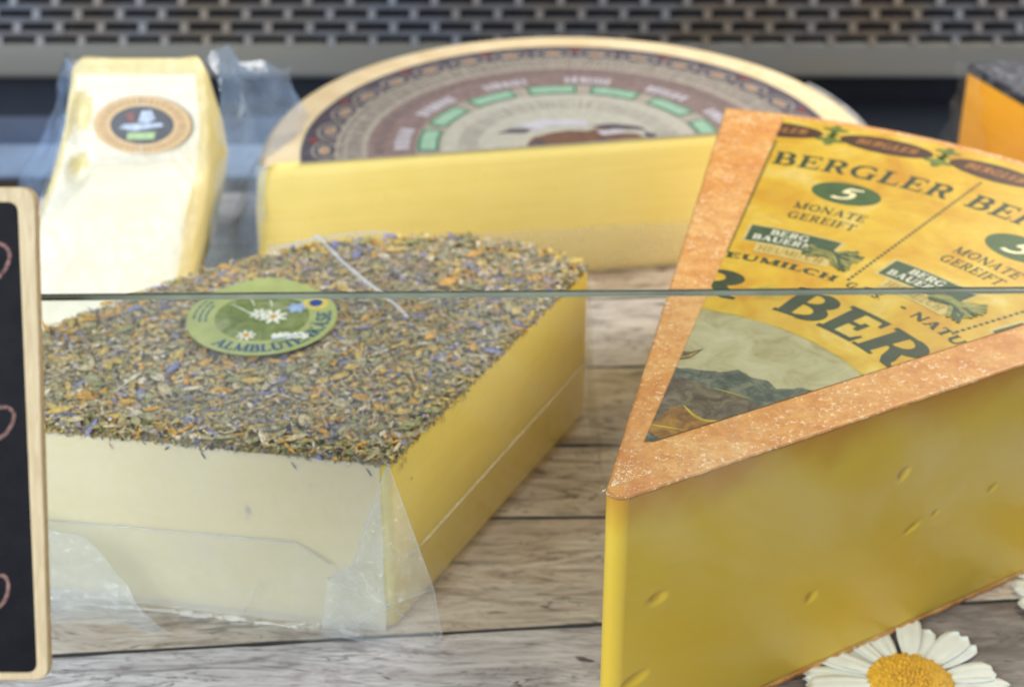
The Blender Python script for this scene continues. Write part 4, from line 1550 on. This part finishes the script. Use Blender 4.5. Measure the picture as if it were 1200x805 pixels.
def plates(mb, r0, r1, pad, h):
    for c in (14, 42, 69.5, 96.5, 124, 151, 176):
        annulus(mb, r0, r1, c - 10.5 + pad, c + 10.5 - pad, h, 10, 1, 0, wp)


wprint('green_plate', M['print_green'], lambda mb: plates(mb, 7.15, 8.3, 0, 0.02))
wprint('plate_fill', M['print_mint'], lambda mb: plates(mb, 7.32, 8.13, 1.3, 0.03))
wprint('pale_lettering', M['print_grey'], lambda mb: ticks(mb, 5.0, 1.1, 10, 188, 2.4, 0.02))


def wprints(name, mat, fills):
    for fl in fills:
        wprint(name, mat, fl)


def wblob(mb, pts, h):
    mb.poly([(WC[0] + x, WC[1] + y, WZ + h) for x, y in pts])


wprint('animal_print', M['print_brown'], lambda mb: wblob(mb, [(-2.3, 0.2), (-2.0, 1.0), (-0.9, 1.7), (0.1, 2.0), (1.0, 1.9), (1.7, 2.4), (2.4, 2.2), (2.2, 1.6), (3.6, 1.6), (4.2, 1.0), (4.0, -0.2), (-2.3, -0.6)], 0.02))
for pts in ([(1.2, 2.6), (2.4, 2.9), (3.9, 2.5), (4.3, 2.0), (2.2, 2.2)], [(4.1, 1.8), (4.8, 1.5), (4.7, 0.8), (4.2, 1.1)], [(-4.0, 1.5), (-3.2, 2.2), (-2.0, 2.1), (-2.4, 1.6), (-3.4, 1.6)],
            [(-2.2, 0.2), (-1.6, 0.7), (-1.2, 0.1), (-2.0, -0.4)], [(1.4, 0.6), (2.0, 1.0), (2.2, 0.4), (1.6, 0.2)]):
    wprint('dark_print', M['print_dark'], lambda mb, pts=pts: wblob(mb, pts, 0.03))
for pts in ([(-3.4, 2.6), (-1.4, 3.4), (1.0, 3.4), (1.0, 2.5), (-1.2, 2.5), (-1.6, 1.9), (-2.2, 2.1), (-2.6, 2.5)], [(1.5, 1.9), (3.0, 2.0), (3.0, 1.6), (1.8, 1.3)]):
    wprint('banner_print', M['print_lilac'], lambda mb, pts=pts: wblob(mb, pts, 0.035))
# wrap hanging over the left end
sheet('film_wrap', [[(-13.6, 87.4, 8.1), (-13.5, 86.4, 8.08), (-12.9, 86.0, 8.05)], [(-14.6, 87.2, 6.0), (-14.3, 86.0, 6.0), (-13.1, 85.85, 6.0)], [(-15.6, 87.2, 3.0), (-15.1, 85.6, 3.0), (-13.6, 85.5, 3.2)], [(-16.6, 87.6, 0.3), (-16.2, 85.2, 0.3), (-14.0, 85.0, 0.3)]], M['film_blue'], wheel, 0.15, 0.8)
mb = MB()
annulus(mb, WR - 0.45, WR - 0.15, -2, 22, 0, 14, 1, 0, lambda r, a, h: (WC[0] + (r + 0.1) * math.cos(R(a + 9.8)), WC[1] + (r + 0.1) * math.sin(R(a + 9.8)), WH + 0.05))
mb.build('film_edge', M['film_milky'], wheel)
wf = lambda q, z, off: (*(np.array([-13.3, 86.05]) + (np.array([19.6, 91.75]) - np.array([-13.3, 86.05])) * q + np.array([0.17, -0.985]) * off), z)
sheet('front_film', [[wf(q, 3.6 - 1.0 * q, 0.08) for q in (0, 0.25, 0.5, 0.75, 1)], [wf(q, 2.0, 0.12) for q in (0, 0.25, 0.5, 0.75, 1)], [wf(q, 0.15, 0.2) for q in (0, 0.25, 0.5, 0.75, 1)]], film('wheel_film', 0.26, 0.2, 0.2, (0.95, 0.94, 0.86), var=0.15), wheel, 0.03, 0.4, seed=12)


# ================================================================== holed cheese, standing
holed = thing('holed_cheese', (-20, 84, 0), 'tall block of pale holed cheese in a plastic bag, round brown label on its face', 'cheese')
NF = 46
NS = 8


def holed_front(u, vv):
    """u 0..1 across, vv height cm -> x, y on the leaning face (before relief)"""
    xl = np.interp(vv, [0, 3.2, 5.5, 7.0, 9.0, 11, 14], [-25.4, -25.0, -24.75, -24.35, -23.55, -22.95, -22.4])
    xr = np.interp(vv, [0, 2.5, 5, 8, 11, 14], [-17.5, -17.0, -16.4, -15.85, -15.5, -15.75])
    x = xl + (xr - xl) * u
    y = 79.5 + 6.5 * vv / 14
    return x, y


def relief(x, vv):
    """outward bulge of the front"""
    lim = np.interp(x, [-25, -23.0, -21.5, -19.5, -17.5, -16], [6.9, 7.6, 9.0, 9.35, 9.4, 8.2])
    d = 0.0
    q = (lim - vv)
    d += 0.95 / (1 + math.exp(-q * 3.0))
    d -= 0.45 * math.exp(-((vv - lim - 0.9) / 0.8) ** 2) * math.exp(-((x + 18.5) / 4) ** 2)
    d -= 1.3 * math.exp(-((((x + 22.15) / 0.8) ** 2 + ((vv - 11.4) / 0.95) ** 2) ** 1.6))
    d -= 1.0 * math.exp(-((((x + 22.3) / 0.55) ** 2 + ((vv - 8.9) / 0.6) ** 2) ** 1.5))
    d += 0.08 * nz(x * 0.3, vv * 0.35, 2)
    ex = ((x + 18.88) / 3.0) ** 2 + ((vv - 11.08) / 1.75) ** 2
    d = d * (1 - math.exp(-ex ** 3 * 0.8))
    d += 0.25 * math.exp(-(((x + 16.8) / 0.5) ** 2 + ((vv - 7.0) / 1.2) ** 2))
    return d


loops = []
for vv in list(np.linspace(0, 13.4, 54)) + [13.65, 13.85, 13.97, 14.0]:
    L = []
    t_ = max(0, (vv - 13.4) / 0.6)
    ins = 0.5 * (1 - math.sqrt(max(0, 1 - t_ * t_)))
    for i in range(NF + 1):
        u = i / NF
        x, y = holed_front(u, vv)
        e = min(u, 1 - u) * 9
        rnd = 0.35 * math.exp(-e * 3.0)
        d = relief(x, vv) * (1 - math.exp(-e * 4)) - rnd
        L.append((x + (ins if u < 0.5 else -ins) * max(0, 1 - e * 2), y - d * 0.9 + ins, vv + d * 0.4 if vv < 13.3 else vv))
    xr_, yr_ = L[-1][0], L[-1][1]
    xl_, yl_ = L[0][0], L[0][1]
    yb = 88.4 + 0.1 * vv - ins
    for k in range(1, NS):
        L.append((xr_ + 0.1, yr_ + (yb - yr_) * k / NS, vv * (1 - 0.34 * k / NS)))
    for k in range(NS + 1):
        q = k / NS
        L.append((xr_ + (xl_ - xr_) * q, yb, vv * 0.66))
    for k in range(1, NS):
        L.append((xl_ - 0.1, yb + (yl_ - yb) * k / NS, vv * (0.66 + 0.34 * k / NS)))
    loops.append(L)
v, f = loft(loops)
nl_ = len(loops[0])
hm = []
for fc in f:
    if len(fc) > 4:
        hm.append(1)
        continue
    i_, k_ = min(fc) % nl_, min(fc) // nl_
    px = v[fc[0]]
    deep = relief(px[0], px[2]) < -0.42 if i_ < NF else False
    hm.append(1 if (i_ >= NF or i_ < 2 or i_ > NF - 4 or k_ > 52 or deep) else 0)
obj('paste', v, f, [M['holed_paste'], M['holed_rim']], holed, True, hm)
# label on the leaning face
c0 = np.array([-18.88, 84.65, 11.08])
e1 = np.array([1.0, 0, 0])
e2 = np.array([0, 6.5, 14.0]) / math.hypot(6.5, 14)
nf = np.array([0, -14.0, 6.5]) / math.hypot(6.5, 14)


def hp(r, a, h=0.0):
    x, y = r * math.cos(R(a)), r * math.sin(R(a)) * 0.59
    p = c0 + e1 * x + e2 * y
    lift = max(0.0, relief(p[0], p[2]) * 0.9)
    return tuple(p + nf * (0.22 + h))


mb = MB()
annulus(mb, 0, 2.5, 0, 360, 0, 60, 4, 0, hp)
hlab = mb.build('label', M['kraft_label'], holed, True)
mb = MB()
annulus(mb, 0, 1.62, 0, 360, 0.02, 48, 3, 0, hp)
mb.build('picture', M['dark_print'], hlab)
mb = MB()
a = 0
while a < 360:
    wd = random.uniform(4, 8)
    mb.poly([hp(1.85, a, 0.02), hp(2.25, a, 0.02), hp(2.25, a + wd * 0.6, 0.02), hp(1.85, a + wd * 0.6, 0.02)])
    a += wd + 2
mb.build('lettering', M['kraft_ink'], hlab)


def hpoly(mb, pts, h):
    mb.poly([hp(math.hypot(x, y / 0.59), math.degrees(math.atan2(y / 0.59, x)), h) for x, y in pts])


mb = MB()
hpoly(mb, [(-0.2, 0.15), (0.0, 0.7), (0.5, 0.75), (0.7, 0.3), (0.3, 0.1)], 0.035)
hpoly(mb, [(-1.2, -0.15), (-0.9, 0.05), (1.0, 0.1), (1.1, -0.05), (-0.4, -0.3)], 0.036)
mb.build('sky_print', M['sky_print'], hlab)
mb = MB()
hpoly(mb, [(-0.8, -0.75), (-0.75, -0.4), (0.7, -0.35), (0.6, -0.7)], 0.036)
mb.build('grass_print', M['grass_print'], hlab)
mb = MB()
hpoly(mb, [(-0.75, 0.2), (-0.8, 0.65), (-0.4, 0.6), (-0.35, 0.15)], 0.036)
mb.build('red_print', M['print_red'], hlab)
# bag: clinging sheet on the front, flaps at both sides
rows = []
for vv in (14.05, 12, 9.5, 7, 4, 0.6):
    rows.append([(lambda xy: (xy[0], xy[1] - max(relief(xy[0], vv), -0.15) * 0.9 - 0.16, vv + 0.1))(holed_front(u, vv)) for u in (0, 0.2, 0.4, 0.6, 0.8, 1.0)])
sheet('front_film', rows, film('bag_front_film', 0.05, 0.38, 0.5, (0.95, 0.97, 1.0)), holed, 0.05, 0.7, seed=2)
sheet('bag_flap', [[(-15.4, 86.3, 14.1), (-14.6, 88.5, 13.9), (-13.0, 89.8, 12.0), (-11.9, 90.8, 11.9)], [(-14.9, 85.0, 11), (-13.6, 88, 11.2), (-12.4, 89.6, 9.9), (-11.5, 90.8, 9.6)], [(-15.2, 84, 8), (-13.6, 87, 8), (-12.3, 89, 7.6), (-11.4, 90.5, 8)], [(-15.9, 82.5, 5), (-14.6, 86, 5), (-13.4, 88, 4.6), (-12.2, 89.5, 5)], [(-16.6, 81.5, 1), (-15.6, 85, 1), (-14.4, 87, 1), (-13.6, 88.5, 1)]], M['film_blue'], holed, 0.45, 0.55, seed=1)
sheet('bag_flap', [[(-22.3, 86.2, 13.6), (-22.9, 87.5, 13.8), (-23.6, 88.6, 13.2)], [(-22.9, 85.1, 11.2), (-23.6, 87, 11.5), (-24.2, 88, 11.2)], [(-23.5, 84, 9), (-24.2, 86, 9.2), (-25.0, 87, 9)], [(-24.6, 82.6, 6.5), (-25.4, 84.5, 6.5), (-26.6, 85.5, 6.2)], [(-25.2, 80.5, 2), (-26.4, 82.5, 2), (-27.6, 83.5, 2)]], M['film_blue'], holed, 0.3, 0.6, seed=6)


# ================================================================== orange cheese at the right
orange = thing('orange_cheese', (30, 96, 0), 'bright orange cheese wedge with speckled black crust behind the large yellow wedge', 'cheese')
oo = round_corners([(27.15, 100.9), (33.2, 86.6), (45, 92), (43, 103)], [0.5, 0.5, 0.5, 0.5], 4)
loops = []
for ins, z in ((0.3, 0), (0.05, 0.2), (0, 0.6), (0, 4), (0, 7.0), (0.02, 7.55)):
    loops.append([(x, y, z) for x, y in inset(oo, ins)])
v, f = loft(loops)
obj('paste', v, f, M['orange_paste'], orange, False)
loops = []
for ins, z in ((0.0, 7.5), (-0.03, 7.6), (-0.02, 7.85), (0.12, 8.02)):
    loops.append([(x, y, z) for x, y in inset(oo, ins)])
v, f = loft(loops)
obj('crust', v, f, M['black_crust'], orange)
sheet('film_wrap', [[(26.9, 101.4, 8.0), (27.0, 100.2, 8.05), (27.6, 99.0, 8.1)], [(26.7, 101.2, 5.5), (26.95, 99.8, 5.6), (27.9, 98.2, 5.6)], [(26.3, 101, 3), (26.7, 99.2, 3.2), (28.4, 97.0, 3.0)], [(25.8, 101, 0.3), (26.2, 98.2, 0.4), (29.4, 94.6, 0.3)]], M['film_thin'], orange, 0.3, 0.7, seed=3)


# ================================================================== glass pane with its ground edge
pane = thing('glass_pane', (0, 44, 0), 'clear glass front pane standing before the cheeses, green ground edge on top', 'glass pane')
YAW = math.atan2(0.42, 27.6)


def gp(x, dy, z):
    return (x, 44.0 + x * math.tan(YAW) + dy, z)


mb = MB()
GT = 23.76
for dy in (-0.26, 0.0):
    mb.poly([gp(-60, dy, -2), gp(60, dy, -2), gp(60, dy, GT), gp(-60, dy, GT)])
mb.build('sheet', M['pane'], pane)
prof_dark = [(-0.14, GT + 0.065), (-0.02, GT + 0.055), (0.0, GT + 0.0), (0.0, GT - 0.03), (-0.14, GT - 0.03)]
prof_light = [(-0.265, GT - 0.03), (-0.265, GT + 0.01), (-0.25, GT + 0.055), (-0.143, GT + 0.065), (-0.143, GT - 0.03)]
for nm, pr, mt in (('ground_edge', prof_dark, M['edge_dark']), ('edge_bevel', prof_light, M['edge_light'])):
    v, f = loft([[gp(x, dy, z) for dy, z in pr] for x in np.linspace(-60, 60, 9)])
    obj(nm, v, f, mt, pane)


# ================================================================== chalkboard sign
sign = thing('chalkboard_sign', (-12.64, 37.52, 15.22), 'small blackboard in a pale wooden frame with rounded corners and pink chalk marks', 'sign')
b0 = np.array([-12.64, 37.52, 15.22])
su = np.array([0, 0.4087, 0.91267])
sn = np.array([0, -0.91267, 0.4087])
SW, SH = 9.2, 13.42


def bp(x, y, h):
    return tuple(b0 + np.array([1.0, 0, 0]) * x + su * y + sn * h)


outer = [(-SW, 0), (0, 0), (0, SH), (-SW, SH)]
out_l = round_corners(outer, [0.42] * 4, 6)
inn_l = round_corners([(-SW + 0.42, 0.22), (-0.335, 0.22), (-0.475, SH - 0.4), (-SW + 0.42, SH - 0.4)], [0.28] * 4, 6)
TH = 0.34
mb = MB()
n = len(out_l)
loops = [[bp(x, y, -TH) for x, y in out_l], [bp(x, y, -0.03) for x, y in out_l], [bp(x, y, 0.0) for x, y in inset(out_l, 0.04)], [bp(x, y, 0.0) for x, y in inset(inn_l, -0.03)], [bp(x, y, -0.03) for x, y in inn_l], [bp(x, y, -0.08) for x, y in inn_l]]
v, f = loft(loops, True, False)
mi = [1 if (k < n) else 0 for k in range(len(f))]
mi[-1] = 1
obj('frame', v, f, [M['pale_wood'], M['wood_edge']], sign, False, mi)
mb = MB()
mb.poly([bp(x, y, -0.06) for x, y in inset(inn_l, -0.05)])
slate = mb.build('slate', M['slate'], sign)
for pts in ([(-1.6, 11.2), (-1.45, 11.7), (-1.1, 11.92), (-0.84, 11.84), (-0.74, 11.6), (-0.84, 11.3), (-1.02, 11.06), (-1.4, 10.7)],
            [(-1.7, 6.9), (-1.5, 7.4), (-1.1, 7.53), (-0.88, 7.50), (-0.76, 7.34), (-0.82, 7.08), (-0.99, 6.82), (-1.3, 6.6)],
            [(-1.9, 2.4), (-1.6, 2.85), (-1.25, 2.92), (-1.11, 2.84), (-1.06, 2.62), (-1.13, 2.3), (-1.32, 2.05), (-1.7, 1.8)]):
    mb = MB()
    c = catmull(pts, 6)
    wv = [0.10 + 0.03 * nz(i * 0.7, pts[0][1]) for i in range(len(c))]
    for q in stroke_quads(c, wv):
        mb.poly([bp(x, y, -0.052) for x, y in q])
    mb.build('chalk_mark', M['chalk'], sign)
# clip that carries the board on the pane
mb = MB()
mb.box((-19.0, 42.6, 20.5), (-16.5, 43.25, 24.2))
mb.box((-19.0, 43.25, 23.85), (-16.5, 44.4, 24.2))
mb.box((-19.0, 44.05, 21.8), (-16.5, 44.4, 23.85))
mb.box((-18.2, 41.2, 22.0), (-17.3, 42.6, 22.5))
mb.build('clip', M['clip_metal'], sign)


# ================================================================== daisies on the boards
def daisy(c, z0, n, rp, rd, seed, label, bz=0.0):
    rr = random.Random(seed)
    root = thing('daisy', (c[0], c[1], z0), label, 'flower')
    for k in range(n):
        a = 6.2832 * k / n + rr.uniform(-0.10, 0.10)
        L = rp * rr.uniform(0.90, 1.06)
        W = rr.uniform(0.85, 1.25)
        lift = rr.uniform(0.0, 0.10) + (0.07 if k % 2 else 0.0)
        notch = rr.uniform(0.0, 0.16)
        V, F = [], []
        NU, NVV = 9, 6
        for top in (1, 0):
            for i in range(NU + 1):
                u = i / NU
                r = rd * 0.75 + (L - rd * 0.75) * u
                wdt = W * 0.5 * (0.34 + 0.66 * math.sin(min(1, u * 1.15) * math.pi * 0.62)) * (1 if u < 0.86 else math.sqrt(max(0.05, 1 - ((u - 0.86) / 0.16) ** 2)))
                for j in range(NVV + 1):
                    q = 2 * j / NVV - 1
                    x = r - (notch * math.cos(q * 4.5) if u > 0.95 else 0)
                    y = q * wdt
                    h = z0 + 0.07 + lift + 0.05 * math.cos(q * 6) * (1 - u * 0.5) + 0.10 * u * (1 - u) + (0.0 if top else -0.04)
                    V.append((c[0] + x * math.cos(a) - y * math.sin(a), c[1] + x * math.sin(a) + y * math.cos(a), h))
        m = NVV + 1
        o2 = (NU + 1) * m
        for i in range(NU):
            for j in range(NVV):
                p = i * m + j
                F.append((p, p + m, p + m + 1, p + 1))
                F.append((o2 + p, o2 + p + 1, o2 + p + m + 1, o2 + p + m))
        for i in range(NU):
            for j in (0, NVV):
                p = i * m + j
                F.append((p, p + m, o2 + p + m, o2 + p) if j else (p, o2 + p, o2 + p + m, p + m))
        for i in (0, NU):
            for j in range(NVV):
                p = i * m + j
                F.append((p, p + 1, o2 + p + 1, o2 + p))
        obj('petal', V, F, M['petal_white'], root, True)
    mb = MB()
    L = []
    for rad, h in ((rd, 0.05), (rd, 0.18), (rd * 0.85, 0.36), (rd * 0.55, 0.48), (rd * 0.15, 0.52)):
        L.append([(c[0] + rad * math.cos(6.2832 * k / 32), c[1] + rad * math.sin(6.2832 * k / 32), z0 + h) for k in range(32)])
    v, f = loft(L)
    disc = obj('disc', v, f, M['floret'], root, True)
    mb = MB()
    for k in range(290):
        r = rd * 0.98 * math.sqrt((k + 0.5 + rr.uniform(-0.4, 0.4)) / 290)
        a = k * 2.39996
        h = z0 + 0.52 - 0.36 * (r / rd) ** 2.2
        s = rd * 0.052 * rr.uniform(0.65, 1.25)
        h += rr.uniform(-0.04, 0.03)
        a += rr.uniform(-0.05, 0.05)
        p = (c[0] + r * math.cos(a), c[1] + r * math.sin(a), h)
        b = []
        for lv, (q, hh) in enumerate(((1.0, 0.0), (0.85, 0.6), (0.4, 1.0))):
            b.append([(p[0] + s * q * math.cos(6.2832 * i / 6), p[1] + s * q * math.sin(6.2832 * i / 6), p[2] + s * 1.3 * hh) for i in range(6)])
        v, f = loft(b, False, True)
        mb.mesh(v, f)
    tag(mb.build('florets', M['floret'], disc, True), kind='stuff')
    return root


daisy((15.85, 54.6), 0.0, 21, 3.95, 1.75, 3, 'white daisy with a full yellow centre lying at the foot of the large wedge', )
daisy((25.2, 60.6), 0.0, 20, 3.95, 1.75, 5, 'white daisy showing only petal tips beside the lower end of the large wedge')
